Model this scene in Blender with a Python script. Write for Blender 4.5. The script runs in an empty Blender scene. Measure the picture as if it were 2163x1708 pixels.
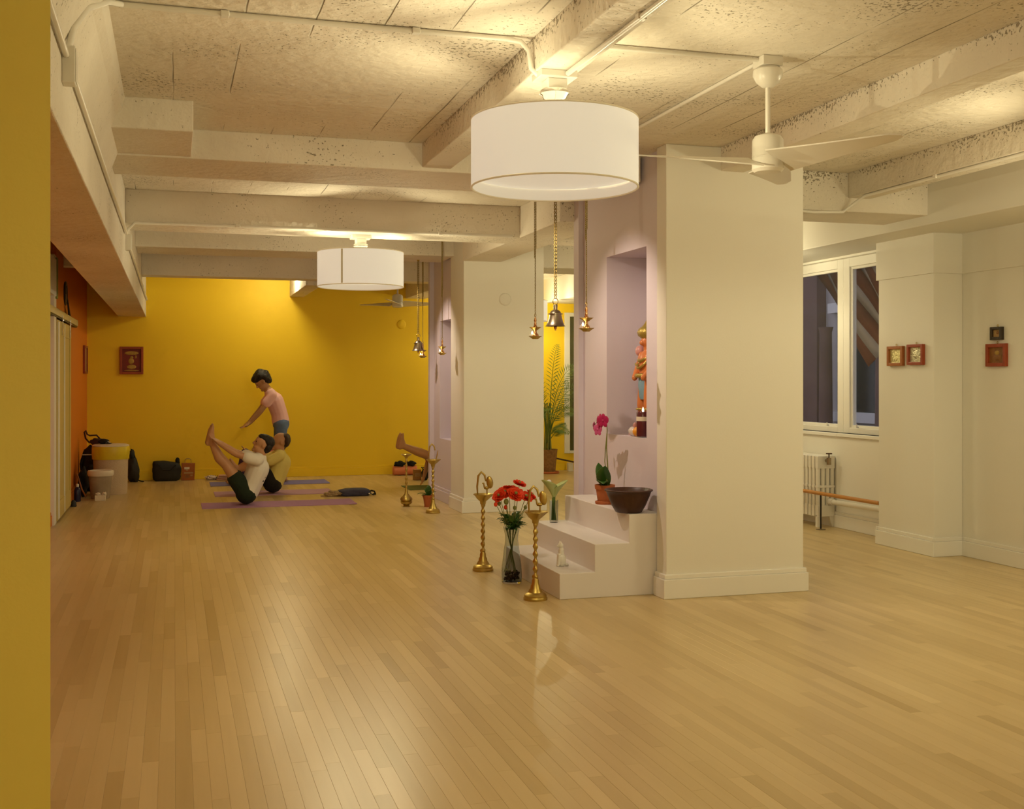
import bpy, bmesh, math, random
from mathutils import Vector, Matrix, Euler
random.seed(7)
R = math.radians
scene = bpy.context.scene
col = scene.collection

# ---------------------------------------------------------------- camera
cam_data = bpy.data.cameras.new('camera')
cam = bpy.data.objects.new('camera', cam_data)
col.objects.link(cam)
cam.location = (0, 0, 1.42)
cam.rotation_euler = (R(90), 0, -R(16.616))
cam_data.sensor_fit = 'HORIZONTAL'
cam_data.sensor_width = 36.0
cam_data.lens = 36.0 * 2391.0 / 2163.0
cam_data.shift_y = -(854 - 799) / 2163.0
cam_data.clip_start = 0.05
cam_data.clip_end = 200
scene.camera = cam

# ---------------------------------------------------------------- world, exposure
world = bpy.data.worlds.new('dusk')
scene.world = world
world.use_nodes = True
bg = world.node_tree.nodes['Background']
bg.inputs[0].default_value = (0.34, 0.345, 0.40, 1)
bg.inputs[1].default_value = 1.7
scene.view_settings.view_transform = 'Standard'
scene.view_settings.look = 'None'
scene.view_settings.exposure = 0.0
scene.view_settings.gamma = 1.0
scene.view_settings.use_curve_mapping = False
scene.cycles.adaptive_threshold = 0.1
scene.cycles.adaptive_min_samples = 20
scene.cycles.sample_clamp_indirect = 2.5
scene.cycles.max_bounces = 5
scene.cycles.diffuse_bounces = 4
scene.cycles.glossy_bounces = 3
scene.cycles.transmission_bounces = 6

LAMP_COL = (1.0, 0.875, 0.53)
LAMP_DOWN, LAMP_SIDE, LAMP_UP = 22.0, 68.0, 7.5       # watts for the light leaving below / through / above each drum
SHADE_EMIT = 0.42

def light(name, kind, loc, energy, color, size=0.0, **kw):
    d = bpy.data.lights.new(name, kind)
    d.energy = energy
    d.color = color
    if kind in ('POINT', 'SPOT'):
        d.shadow_soft_size = size
    for k, v in kw.items():
        setattr(d, k, v)
    o = bpy.data.objects.new(name, d)
    o.location = loc
    col.objects.link(o)
    return o

def aim(o, target):
    o.rotation_euler = (Vector(target) - o.location).to_track_quat('-Z', 'Y').to_euler()

# accent spots on the two niches, mounted behind the drum lamps
for (p, t, e) in (((1.85, 7.22, 2.66), (3.2, 7.5, 1.30), 80), ((2.0, 12.5, 2.70), (2.95, 12.55, 1.3), 75)):
    s_ = light('niche_spot', 'SPOT', p, e, (1.0, 0.80, 0.62), 0.012, spot_size=R(74), spot_blend=0.75)
    aim(s_, t)

# bare bulb tucked up behind the last cross beam, washing the end wall
light('ceiling_bulb', 'POINT', (1.45, 15.55, 2.86), 33, LAMP_COL, 0.10)

# ---------------------------------------------------------------- helpers
def lin(h):
    h = h.lstrip('#')
    o = []
    for i in (0, 2, 4):
        c = int(h[i:i+2], 16) / 255
        o.append(c / 12.92 if c <= 0.04045 else ((c + 0.055) / 1.055) ** 2.4)
    return tuple(o)

MATS = {}
def mat(name, color, rough=0.6, metal=0.0, noise=0.0, nscale=8.0, bump=0.0, bscale=60.0, coat=0.0, emit=None, estr=0.0,
        trans=0.0, ior=1.45, spec=0.5, sheen=0.0, sss=0.0, alpha=1.0):
    """A principled material with a soft procedural tone variation and a fine bump."""
    m = bpy.data.materials.new(name)
    m.use_nodes = True
    nt = m.node_tree
    b = nt.nodes['Principled BSDF']
    c = tuple(color) + (1,)
    b.inputs['Base Color'].default_value = c
    b.inputs['Roughness'].default_value = rough
    b.inputs['Metallic'].default_value = metal
    b.inputs['Coat Weight'].default_value = coat
    b.inputs['Coat Roughness'].default_value = 0.15
    b.inputs['Transmission Weight'].default_value = trans
    b.inputs['IOR'].default_value = ior
    b.inputs['Specular IOR Level'].default_value = spec
    b.inputs['Sheen Weight'].default_value = sheen
    b.inputs['Alpha'].default_value = alpha
    if sss:
        b.inputs['Subsurface Weight'].default_value = sss
        b.inputs['Subsurface Radius'].default_value = (0.02, 0.008, 0.004)
    if emit:
        b.inputs['Emission Color'].default_value = tuple(emit) + (1,)
        b.inputs['Emission Strength'].default_value = estr
    if noise or bump:
        tc = nt.nodes.new('ShaderNodeTexCoord')
    if noise:
        n = nt.nodes.new('ShaderNodeTexNoise')
        n.inputs['Scale'].default_value = nscale
        n.inputs['Detail'].default_value = 5
        nt.links.new(tc.outputs['Object'], n.inputs['Vector'])
        mx = nt.nodes.new('ShaderNodeMix')
        mx.data_type = 'RGBA'
        mx.inputs[6].default_value = tuple(max(0, x * (1 - noise)) for x in color) + (1,)
        mx.inputs[7].default_value = tuple(min(1, x * (1 + noise)) for x in color) + (1,)
        nt.links.new(n.outputs['Fac'], mx.inputs[0])
        nt.links.new(mx.outputs[2], b.inputs['Base Color'])
    if bump:
        n2 = nt.nodes.new('ShaderNodeTexNoise')
        n2.inputs['Scale'].default_value = bscale
        n2.inputs['Detail'].default_value = 4
        nt.links.new(tc.outputs['Object'], n2.inputs['Vector'])
        bp = nt.nodes.new('ShaderNodeBump')
        bp.inputs['Strength'].default_value = bump
        bp.inputs['Distance'].default_value = 0.01
        nt.links.new(n2.outputs['Fac'], bp.inputs['Height'])
        nt.links.new(bp.outputs['Normal'], b.inputs['Normal'])
    MATS[name] = m
    return m

class MB:
    """Collects vertices and faces of one mesh."""
    def __init__(self):
        self.v, self.f = [], []
    def add(self, vs, fs):
        o = len(self.v)
        self.v += [tuple(p) for p in vs]
        self.f += [tuple(i + o for i in f) for f in fs]
        return self
    def box(self, x0, x1, y0, y1, z0, z1):
        return self.add([(x0,y0,z0),(x1,y0,z0),(x1,y1,z0),(x0,y1,z0),(x0,y0,z1),(x1,y0,z1),(x1,y1,z1),(x0,y1,z1)],
                        [(0,3,2,1),(4,5,6,7),(0,1,5,4),(1,2,6,5),(2,3,7,6),(3,0,4,7)])
    def obox(self, c, s, rot=(0,0,0)):
        m = Euler(rot).to_matrix()
        vs = [m @ Vector((x*s[0]/2, y*s[1]/2, z*s[2]/2)) + Vector(c) for z in (-1,1) for (x,y) in ((-1,-1),(1,-1),(1,1),(-1,1))]
        return self.add(vs, [(0,3,2,1),(4,5,6,7),(0,1,5,4),(1,2,6,5),(2,3,7,6),(3,0,4,7)])
    def prism(self, pts, y0, y1, plane='XZ'):
        """A closed outline extruded along the remaining axis."""
        n = len(pts)
        def P(a, b, d):
            return {'XZ': (a, d, b), 'YZ': (d, a, b), 'XY': (a, b, d)}[plane]
        vs = [P(a, b, y0) for a, b in pts] + [P(a, b, y1) for a, b in pts]
        fs = [tuple(range(n)), tuple(range(2*n-1, n-1, -1))] + [(i, i+n, (i+1) % n + n, (i+1) % n) for i in range(n)]
        return self.add(vs, fs)
    def tube(self, path, r, n=10, cap=True, flat=None):
        path = [Vector(p) for p in path]
        rs = r if isinstance(r, (list, tuple)) else [r] * len(path)
        vs, fs, up = [], [], None
        for i, p in enumerate(path):
            t = (path[min(i+1, len(path)-1)] - path[max(i-1, 0)])
            t = t.normalized() if t.length > 1e-9 else Vector((0,0,1))
            if up is None:
                up = Vector((0,1,0)) if abs(t.y) < 0.9 else Vector((1,0,0))
            a = t.cross(up)
            a = a.normalized() if a.length > 1e-6 else t.orthogonal().normalized()
            b = a.cross(t).normalized()
            up = b
            fl = flat if flat else 1.0
            for k in range(n):
                w = 2 * math.pi * k / n
                vs.append(p + (a * math.cos(w) + b * math.sin(w) * fl) * rs[i])
        for i in range(len(path) - 1):
            for k in range(n):
                k2 = (k + 1) % n
                fs.append((i*n+k, i*n+k2, (i+1)*n+k2, (i+1)*n+k))
        if cap:
            fs.append(tuple(range(n-1, -1, -1)))
            fs.append(tuple((len(path)-1)*n + k for k in range(n)))
        return self.add(vs, fs)
    def lathe(self, prof, c=(0,0,0), n=24, closed=False, wob=None):
        vs, fs = [], []
        m = len(prof)
        for (r, z) in prof:
            for k in range(n):
                w = 2 * math.pi * k / n
                rr = r * (1 + (wob(w, z) if wob else 0))
                vs.append((c[0] + rr * math.cos(w), c[1] + rr * math.sin(w), c[2] + z))
        for i in range(m if closed else m - 1):
            j = (i + 1) % m
            for k in range(n):
                k2 = (k + 1) % n
                fs.append((i*n+k, i*n+k2, j*n+k2, j*n+k))
        if not closed:
            if prof[0][0] > 1e-5: fs.append(tuple(range(n-1, -1, -1)))
            if prof[-1][0] > 1e-5: fs.append(tuple((m-1)*n + k for k in range(n)))
        return self.add(vs, fs)
    def ell(self, c, r, rot=(0,0,0), nu=14, nv=9, fn=None):
        m = rot if isinstance(rot, Matrix) else Euler(rot).to_matrix()
        vs, fs = [m @ Vector((0,0,-r[2])) + Vector(c)], []
        for j in range(1, nv):
            t = -math.pi/2 + math.pi * j / nv
            for i in range(nu):
                w = 2 * math.pi * i / nu
                d = Vector((math.cos(t)*math.cos(w), math.cos(t)*math.sin(w), math.sin(t)))
                k = fn(d) if fn else 1
                vs.append(m @ Vector((d.x*r[0]*k, d.y*r[1]*k, d.z*r[2]*k)) + Vector(c))
        vs.append(m @ Vector((0,0,r[2])) + Vector(c))
        for i in range(nu):
            fs.append((0, 1 + (i+1) % nu, 1 + i))
            for j in range(nv - 2):
                a, b = 1 + j*nu, 1 + (j+1)*nu
                fs.append((a+i, a+(i+1) % nu, b+(i+1) % nu, b+i))
            a = 1 + (nv-2)*nu
            fs.append((a+i, a+(i+1) % nu, len(vs)-1))
        return self.add(vs, fs)
    def torus(self, c, R_, r, rot=(0,0,0), n=20, k=8, a0=0.0, a1=2*math.pi):
        m = Euler(rot).to_matrix()
        full = abs(a1 - a0 - 2*math.pi) < 1e-6
        pts = [m @ Vector((R_*math.cos(a0+(a1-a0)*i/n), R_*math.sin(a0+(a1-a0)*i/n), 0)) + Vector(c) for i in range(n+1)]
        return self.tube(pts, r, k, cap=not full)
    def mesh(self, name):
        me = bpy.data.meshes.new(name)
        me.from_pydata(self.v, [], self.f)
        bm = bmesh.new()
        bm.from_mesh(me)
        bmesh.ops.recalc_face_normals(bm, faces=bm.faces)
        bm.to_mesh(me)
        bm.free()
        return me
    def build(self, name, m, parent=None, smooth=None, bevel=0.0, solid=0.0, sub=0):
        me = self.mesh(name)
        me.materials.append(MATS[m] if isinstance(m, str) else m)
        if smooth is not None:
            for p in me.polygons: p.use_smooth = True
            me.set_sharp_from_angle(angle=R(smooth))
        o = bpy.data.objects.new(name, me)
        col.objects.link(o)
        if parent: o.parent = parent
        if solid:
            md = o.modifiers.new('solid', 'SOLIDIFY'); md.thickness = solid; md.offset = 0
        if sub:
            md = o.modifiers.new('sub', 'SUBSURF'); md.levels = sub; md.render_levels = sub
        if bevel:
            md = o.modifiers.new('bevel', 'BEVEL'); md.width = bevel; md.segments = 2; md.limit_method = 'ANGLE'
        return o

def tag(o, label=None, cat=None, group=None, kind=None):
    if label: o['label'] = label
    if cat: o['category'] = cat
    if group: o['group'] = group
    if kind: o['kind'] = kind
    return o
def thing(name, loc, label, cat, group=None, rz=0.0):
    o = bpy.data.objects.new(name, None)
    o.empty_display_size = 0.1
    o.location = loc
    o.rotation_euler = (0, 0, rz)
    col.objects.link(o)
    return tag(o, label, cat, group)
def struct(o, label=None):
    o['kind'] = 'structure'
    if label: o['label'] = label
    return o
def copy_tree(o, parent=None):
    c = o.copy()
    col.objects.link(c)
    c.parent = parent
    for ch in list(o.children):
        copy_tree(ch, c)
    return c

# ---------------------------------------------------------------- materials of the shell
mat('cream_paint', (0.80, 0.775, 0.70), 0.55, noise=0.03, nscale=1.2, bump=0.05, bscale=90)
mat('trim_paint', (0.83, 0.81, 0.75), 0.35, noise=0.02, nscale=2)
mat('lavender_paint', (0.66, 0.59, 0.66), 0.55, noise=0.03, nscale=1.2, bump=0.05, bscale=90)
mat('yellow_paint', (0.90, 0.615, 0.014), 0.55, noise=0.05, nscale=0.9, bump=0.06, bscale=70)
mat('mustard_paint', (0.92, 0.82, 0.17), 0.55, noise=0.05, nscale=1.5, bump=0.06, bscale=70)
mat('orange_paint', (0.62, 0.17, 0.008), 0.55, noise=0.05, nscale=0.9, bump=0.06, bscale=70)
mat('subfloor', (0.10, 0.06, 0.02), 0.8)
mat('white_enamel', (0.80, 0.77, 0.70), 0.35, noise=0.03, nscale=5)
mat('door_bounce_tint', (0.60, 0.46, 0.15), 0.45, noise=0.05, nscale=2)  # yellow light reflected onto the door is mixed into its colour
mat('galvanised', (0.55, 0.53, 0.48), 0.38, 0.9, noise=0.08, nscale=12)
mat('dark_metal', (0.03, 0.025, 0.02), 0.45, 0.6)

def concrete(name, along, pits=0.0, edge=False, joints=True):
    """White-painted rough concrete: board joints running along one axis, pits, stains; more pits near the top of a beam."""
    m = bpy.data.materials.new(name)
    m.use_nodes = True
    nt = m.node_tree
    L = nt.links.new
    N = nt.nodes.new
    b = nt.nodes['Principled BSDF']
    b.inputs['Roughness'].default_value = 0.75
    tc = N('ShaderNodeTexCoord')
    big = N('ShaderNodeTexNoise'); big.inputs['Scale'].default_value = 0.9; big.inputs['Detail'].default_value = 3
    L(tc.outputs['Object'], big.inputs['Vector'])
    ramp = N('ShaderNodeValToRGB')
    ramp.color_ramp.elements[0].position = 0.3; ramp.color_ramp.elements[0].color = (0.68, 0.62, 0.52, 1)
    ramp.color_ramp.elements[1].position = 0.68; ramp.color_ramp.elements[1].color = (0.84, 0.78, 0.68, 1)
    L(big.outputs['Fac'], ramp.inputs['Fac'])
    # pits
    fine = N('ShaderNodeTexNoise'); fine.inputs['Scale'].default_value = 58; fine.inputs['Detail'].default_value = 2; fine.inputs['Roughness'].default_value = 0.6
    L(tc.outputs['Object'], fine.inputs['Vector'])
    patch = N('ShaderNodeTexNoise'); patch.inputs['Scale'].default_value = 1.7; patch.inputs['Detail'].default_value = 1
    L(tc.outputs['Object'], patch.inputs['Vector'])
    ad = N('ShaderNodeMath'); ad.operation = 'MULTIPLY_ADD'; ad.inputs[1].default_value = 0.42
    L(patch.outputs['Fac'], ad.inputs[0]); L(fine.outputs['Fac'], ad.inputs[2])
    src = ad.outputs[0]
    if edge:
        sp = N('ShaderNodeSeparateXYZ'); L(tc.outputs['Generated'], sp.inputs[0])
        wob = N('ShaderNodeTexNoise'); wob.inputs['Scale'].default_value = 2.6; wob.inputs['Detail'].default_value = 4
        L(tc.outputs['Object'], wob.inputs['Vector'])
        a1 = N('ShaderNodeMath'); a1.operation = 'MULTIPLY_ADD'; a1.inputs[1].default_value = 0.9
        L(wob.outputs['Fac'], a1.inputs[0]); L(sp.outputs['Z'], a1.inputs[2])
        mr = N('ShaderNodeMapRange'); mr.inputs[1].default_value = 0.95; mr.inputs[2].default_value = 1.40; mr.inputs[3].default_value = 0.0; mr.inputs[4].default_value = 0.19
        L(a1.outputs[0], mr.inputs[0])
        a2 = N('ShaderNodeMath'); a2.operation = 'ADD'
        L(src, a2.inputs[0]); L(mr.outputs[0], a2.inputs[1])
        src = a2.outputs[0]
    pit = N('ShaderNodeMapRange')
    pit.inputs[1].default_value = 0.855 - pits; pit.inputs[2].default_value = 0.905 - pits
    L(src, pit.inputs[0])
    # board joints of the formwork
    sep = N('ShaderNodeSeparateXYZ'); L(tc.outputs['Object'], sep.inputs[0])
    wv = N('ShaderNodeTexNoise'); wv.inputs['Scale'].default_value = 3.0
    L(tc.outputs['Object'], wv.inputs['Vector'])
    jm = N('ShaderNodeMath'); jm.operation = 'MULTIPLY_ADD'; jm.inputs[1].default_value = 0.012
    L(wv.outputs['Fac'], jm.inputs[0]); L(sep.outputs['X' if along == 'Y' else 'Y'], jm.inputs[2])
    fr = N('ShaderNodeMath'); fr.operation = 'PINGPONG'; fr.inputs[1].default_value = 0.145
    L(jm.outputs[0], fr.inputs[0])
    jl = N('ShaderNodeMapRange'); jl.inputs[1].default_value = 0.0045; jl.inputs[2].default_value = 0.0015
    L(fr.outputs[0], jl.inputs[0])
    brk = N('ShaderNodeTexNoise'); brk.inputs['Scale'].default_value = 1.1; brk.inputs['Detail'].default_value = 2
    L(tc.outputs['Object'], brk.inputs['Vector'])
    bm_ = N('ShaderNodeMapRange'); bm_.inputs[1].default_value = 0.52; bm_.inputs[2].default_value = 0.62
    L(brk.outputs['Fac'], bm_.inputs[0])
    jj = N('ShaderNodeMath'); jj.operation = 'MULTIPLY'
    L(jl.outputs[0], jj.inputs[0]); L(bm_.outputs[0], jj.inputs[1])
    mxm = N('ShaderNodeMath'); mxm.operation = 'MAXIMUM'
    L(pit.outputs[0], mxm.inputs[0])
    mxm.inputs[1].default_value = 0.0
    if joints: L(jj.outputs[0], mxm.inputs[1])
    mix = N('ShaderNodeMix'); mix.data_type = 'RGBA'
    mix.inputs[7].default_value = (0.17, 0.13, 0.065, 1)
    fac = N('ShaderNodeMath'); fac.operation = 'MULTIPLY'; fac.inputs[1].default_value = 0.75
    L(mxm.outputs[0], fac.inputs[0]); L(fac.outputs[0], mix.inputs[0]); L(ramp.outputs['Color'], mix.inputs[6])
    L(mix.outputs[2], b.inputs['Base Color'])
    hh = N('ShaderNodeMath'); hh.operation = 'MULTIPLY_ADD'; hh.inputs[1].default_value = -1.6
    rough = N('ShaderNodeTexNoise'); rough.inputs['Scale'].default_value = 15; rough.inputs['Detail'].default_value = 3
    L(tc.outputs['Object'], rough.inputs['Vector'])
    L(mxm.outputs[0], hh.inputs[0]); L(rough.outputs['Fac'], hh.inputs[2])
    bp = N('ShaderNodeBump'); bp.inputs['Strength'].default_value = 0.6; bp.inputs['Distance'].default_value = 0.022
    L(hh.outputs[0], bp.inputs['Height']); L(bp.outputs['Normal'], b.inputs['Normal'])
    MATS[name] = m
concrete('slab_concrete', 'Y', -0.02)
concrete('beam_concrete', 'Z', -0.06, edge=True, joints=False)
concrete('girder_concrete', 'Z', -0.05, joints=False)

def maple():
    m = bpy.data.materials.new('maple_plank')
    m.use_nodes = True
    nt = m.node_tree; L = nt.links.new; N = nt.nodes.new
    b = nt.nodes['Principled BSDF']
    at = N('ShaderNodeAttribute'); at.attribute_name = 'tone'
    tc = N('ShaderNodeTexCoord')
    mp = N('ShaderNodeMapping'); mp.inputs['Scale'].default_value = (34, 1.6, 1)
    L(tc.outputs['Object'], mp.inputs['Vector'])
    ofs = N('ShaderNodeVectorMath'); ofs.operation = 'ADD'
    cmb = N('ShaderNodeCombineXYZ')
    sc_ = N('ShaderNodeMath'); sc_.operation = 'MULTIPLY'; sc_.inputs[1].default_value = 57
    L(at.outputs['Fac'], sc_.inputs[0]); L(sc_.outputs[0], cmb.inputs[2]); L(mp.outputs[0], ofs.inputs[0]); L(cmb.outputs[0], ofs.inputs[1])
    gr = N('ShaderNodeTexNoise'); gr.inputs['Scale'].default_value = 1.0; gr.inputs['Detail'].default_value = 6
    L(ofs.outputs[0], gr.inputs['Vector'])
    ramp = N('ShaderNodeValToRGB')
    e = ramp.color_ramp.elements
    e[0].position = 0.0; e[0].color = (0.48, 0.345, 0.145, 1)
    e[1].position = 1.0; e[1].color = (0.70, 0.54, 0.285, 1)
    e2 = ramp.color_ramp.elements.new(0.5); e2.color = (0.60, 0.45, 0.215, 1)
    mm = N('ShaderNodeMath'); mm.operation = 'MULTIPLY_ADD'; mm.inputs[1].default_value = 0.35; mm.inputs[2].default_value = -0.175
    L(gr.outputs['Fac'], mm.inputs[0])
    aa = N('ShaderNodeMath'); aa.operation = 'ADD'
    L(mm.outputs[0], aa.inputs[0]); L(at.outputs['Fac'], aa.inputs[1])
    L(aa.outputs[0], ramp.inputs['Fac']); L(ramp.outputs['Color'], b.inputs['Base Color'])
    b.inputs['Roughness'].default_value = 0.34
    b.inputs['Specular IOR Level'].default_value = 0.55
    rn = N('ShaderNodeTexNoise'); rn.inputs['Scale'].default_value = 1.3; rn.inputs['Detail'].default_value = 3
    L(tc.outputs['Object'], rn.inputs['Vector'])
    rr = N('ShaderNodeMapRange'); rr.inputs[3].default_value = 0.282; rr.inputs[4].default_value = 0.33
    L(rn.outputs['Fac'], rr.inputs[0]); L(rr.outputs[0], b.inputs['Roughness'])
    MATS['maple_plank'] = m
maple()

# ---------------------------------------------------------------- the room
XL, XR, YN, YB, SLAB = -1.15, 6.07, -3.2, 16.6, 2.934
floor = struct(MB().box(XL-0.3, XR+0.3, YN-0.2, YB+0.2, -0.12, -0.012).build('floor', 'subfloor'), 'pale maple strip floor with a satin finish')
# strip planks along the room
PW, GAP = 0.0587, 0.00015
def plank_geo(x0, x1, y0, y1, z=0.0):
    c = 0.0004
    vs = [(x0,y0,-0.012),(x1,y0,-0.012),(x1,y1,-0.012),(x0,y1,-0.012),
          (x0,y0,z-c),(x1,y0,z-c),(x1,y1,z-c),(x0,y1,z-c),
          (x0+c,y0+c,z),(x1-c,y0+c,z),(x1-c,y1-c,z),(x0+c,y1-c,z)]
    fs = [(0,1,5,4),(1,2,6,5),(2,3,7,6),(3,0,4,7),(4,5,9,8),(5,6,10,9),(6,7,11,10),(7,4,8,11),(8,9,10,11)]
    return vs, fs
def tone_mesh(name, vs, fs, tones):
    me = bpy.data.meshes.new(name)
    me.from_pydata(vs, [], fs)
    a = me.attributes.new('tone', 'FLOAT', 'FACE')
    a.data.foreach_set('value', tones)
    me.materials.append(MATS['maple_plank'])
    return me
CS, CC = math.sin(R(16.616)), math.cos(R(16.616))
def to_pixel(x, y, z):
    zc = x*CS + y*CC
    return (1081.5 + 2391*(x*CC - y*CS)/zc, 799 - 2391*(z-1.42)/zc, zc) if zc > 0.2 else None
planks = []
i, x = 0, XL - 0.02
while x < XR:
    y = YN - random.random()*0.8
    while y < YB:
        ln = random.choice((0.45, 0.6, 0.75, 0.9, 1.1, 1.35)) * random.uniform(0.9, 1.1)
        y1 = min(y + ln, YB)
        y0 = max(y, YN)
        if y1 > y0 + 0.02:
            planks.append((x+GAP, x+PW-GAP, y0+GAP/2, y1-GAP/2, min(1, max(0, random.gauss(0.5, 0.165))), random.uniform(-0.0003, 0.0)))
        y = y1
    x += PW
def seen_size(p):
    q = to_pixel((p[0]+p[1])/2, (p[2]+p[3])/2, 0)
    if not q or not (100 < q[0] < 2170 and q[1] < 1720) or (p[0] > 3.0 and p[1] < 4.1 and p[2] > 6.6 and p[3] < 8.6):
        return 0
    return (p[3]-p[2]) / q[2]**3
planks.sort(key=seen_size, reverse=True)
for p in planks[:300]:
    vs, fs = plank_geo(*p[:4], z=p[5])
    o = bpy.data.objects.new('plank', tone_mesh('plank', vs, fs, [p[4]]*len(fs)))
    col.objects.link(o); o.parent = floor
vs, fs, tn = [], [], []
for p in planks[300:]:
    a, b_ = plank_geo(*p[:4], z=p[5])
    fs += [tuple(k+len(vs) for k in f) for f in b_]; vs += a; tn += [p[4]]*len(b_)
o = bpy.data.objects.new('strip_planks', tone_mesh('strip_planks', vs, fs, tn)); col.objects.link(o); o.parent = floor; o['kind'] = 'stuff'

struct(MB().box(XL-0.3, XR+0.3, YN-0.2, YB+0.2, SLAB, SLAB+0.15).build('ceiling', 'slab_concrete'), 'white painted rough concrete ceiling slab')
struct(MB().box(XL-0.2, XL, YN, YB, 0, SLAB).build('wall_left', 'orange_paint'), 'deep orange painted wall')
struct(MB().box(XL-0.2, 5.80, YB, YB+0.2, 0, SLAB).box(5.80, 6.3, YB, YB+0.2, 2.44, SLAB).box(5.80, 6.3, YB, YB+0.2, 0, 0.26).box(6.03, 6.3, YB, YB+0.2, 0.26, 2.44).build('wall_back', 'yellow_paint'), 'bright yellow end wall')
struct(MB().box(XL, XR, YN-0.2, YN, 0, SLAB).build('wall_near', 'cream_paint'))
# right wall with the window openings
W0, W1, WZ0, WZ1 = 8.42, 10.95, 0.90, 2.56
wr = MB().box(XR, XR+0.25, YN, W0, 0, SLAB).box(XR, XR+0.25, W1, YB, 0, SLAB).box(XR, XR+0.25, W0, W1, 0, WZ0).box(XR, XR+0.25, W0, W1, WZ1, SLAB)
struct(wr.build('wall_right', 'cream_paint'), 'cream painted outer wall')
pil = struct(MB().box(5.80, XR, 7.68, 8.42, 0, 2.58).build('pillar_wall', 'cream_paint', bevel=0.006), 'cream pilaster standing out from the window wall')
MB().box(5.785, XR, 7.665, 8.435, 2.26, 2.58).build('band', 'cream_paint', pil)
struct(MB().box(5.83+0.225, XR, YN, 7.665, 2.26, 2.58).build('trim_2', 'cream_paint'), 'shallow raised band along the top of the cream wall')
# yellow partition beside the camera
struct(MB().prism([(XL, 2.45), (-0.2389, 2.45), (-0.262, 2.6), (XL, 2.6)], 0, SLAB, 'XY').build('wall_partition', 'mustard_paint'), 'mustard yellow partition wall end beside the camera')

# baseboards
def base_run(name, m, segs, h=0.13, t=0.022):
    b_ = MB()
    for (x0, y0, x1, y1, nx, ny) in segs:      # wall line and the side it faces
        for (k0, k1, tt) in ((0, h-0.03, t), (h-0.03, h, t*0.62)):
            b_.box(min(x0, x1, x0+nx*tt, x1+nx*tt), max(x0, x1, x0+nx*tt, x1+nx*tt), min(y0, y1, y0+ny*tt, y1+ny*tt), max(y0, y1, y0+ny*tt, y1+ny*tt), k0, k1)
    return struct(b_.build(name, m, bevel=0.004))
base_run('baseboard_back', 'yellow_paint', [(XL, YB, 5.8, YB, 0, -1)], 0.14)
base_run('baseboard_left', 'orange_paint', [(XL, 13.6, XL, YB, 1, 0), (XL, 2.6, XL, 11.9, 1, 0)])
base_run('baseboard_right', 'trim_paint', [(XR, YN, XR, 7.66, -1, 0), (XR, 8.44, XR, YB, -1, 0), (5.8, 7.66, 5.8, 8.44, -1, 0), (5.78, 7.68, XR, 7.68, 0, -1), (5.78, 8.42, XR, 8.42, 0, 1)], 0.15)

# pillars with wall niches
def pillar(x0, x1, y0, y1, strip0, strip1, rec, n0, n1, nz0, nz1, nd, label):
    xp = x0 + rec
    b_ = MB().prism([(x0, y0), (x1, y0), (x1, y1), (xp+nd, y1), (xp+nd, strip0), (x0, strip0)], 0, SLAB, 'XY')
    p = struct(b_.build('pillar', 'cream_paint', bevel=0.005), label)
    q = MB()
    q.box(xp, xp+nd, strip0, n0, 0, SLAB).box(xp, xp+nd, n1, strip1, 0, SLAB)
    q.box(xp, xp+nd, n0, n1, 0, nz0).box(xp, xp+nd, n0, n1, nz1, SLAB)
    q.box(x0, xp+nd, strip1, y1, 0, SLAB)
    q.box(xp+nd-0.004, xp+nd-0.001, n0, n1, nz0, nz1)
    c = q.build('niche_panel', 'lavender_paint', p)
    c['label'] = 'pale lavender panel with a tall recessed niche'
    bb = MB()
    for (h0, h1, t) in ((0, 0.125, 0.026), (0.125, 0.155, 0.016)):
        bb.box(x0-t, x1+t, y0-t, strip0 + 0.0, h0, h1)
        bb.box(x1, x1+t, y0, y1, h0, h1)
    bb.build('baseboard', 'trim_paint', p, bevel=0.004)
    return p
p1 = pillar(3.04, 4.04, 6.71, 8.47, 6.86, 8.36, 0.04, 7.12, 7.86, 1.01, 2.32, 0.36, 'broad cream pillar beside the white steps')
p2 = pillar(2.93, 3.82, 11.60, 13.34, 12.18, 13.26, 0.05, 12.24, 12.95, 0.72, 2.09, 0.30, 'broad cream pillar in the middle of the hall')
q = MB()
for (h0, h1, t) in ((0, 0.125, 0.026), (0.125, 0.155, 0.016)):
    q.box(2.98-t, 2.98, 12.18, 13.34, h0, h1)
q.build('baseboard', 'lavender_paint', p2, bevel=0.004)

# beams
def beam(x0, x1, y0, y1, z, m='beam_concrete', label='white painted concrete ceiling beam'):
    return struct(MB().box(x0, x1, y0, y1, z, SLAB+0.002).build('beam', m, bevel=0.006), label)
gl = struct(MB().box(-0.745, -0.375, YN, YB, 2.28, SLAB+0.002).build('beam', 'girder_concrete', bevel=0.006), 'deep concrete girder running the length of the hall')
MB().prism([(-0.376, 2.62), (-0.376, 2.935), (-0.255, 2.935), (-0.27, 2.865), (-0.30, 2.83)], 2.0, 7.15).build('haunch', 'girder_concrete', gl)
beam(1.53, 1.72, YN, 7.15, 2.777)
beam(3.43, 3.60, YN, 7.15, 2.777)
beam(4.76, 4.95, YN, 7.29, 2.75)
beam(-0.376, 3.05, 7.15, 7.83, 2.755, 'girder_concrete')
beam(-0.376, 0.10, 6.42, 7.151, 2.765, 'girder_concrete')
beam(4.02, 5.46, 7.29, 7.85, 2.65)
beam(-0.376, 2.925, 9.55, 10.0, 2.66, 'girder_concrete')
beam(3.338, 5.46, 9.55, 10.0, 2.66)
beam(2.92, 3.34, 8.46, 11.61, 2.66, 'girder_concrete')
beam(-0.376, 2.94, 12.05, 12.73, 2.755, 'girder_concrete')
beam(3.81, 5.46, 12.05, 12.73, 2.66)
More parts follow.
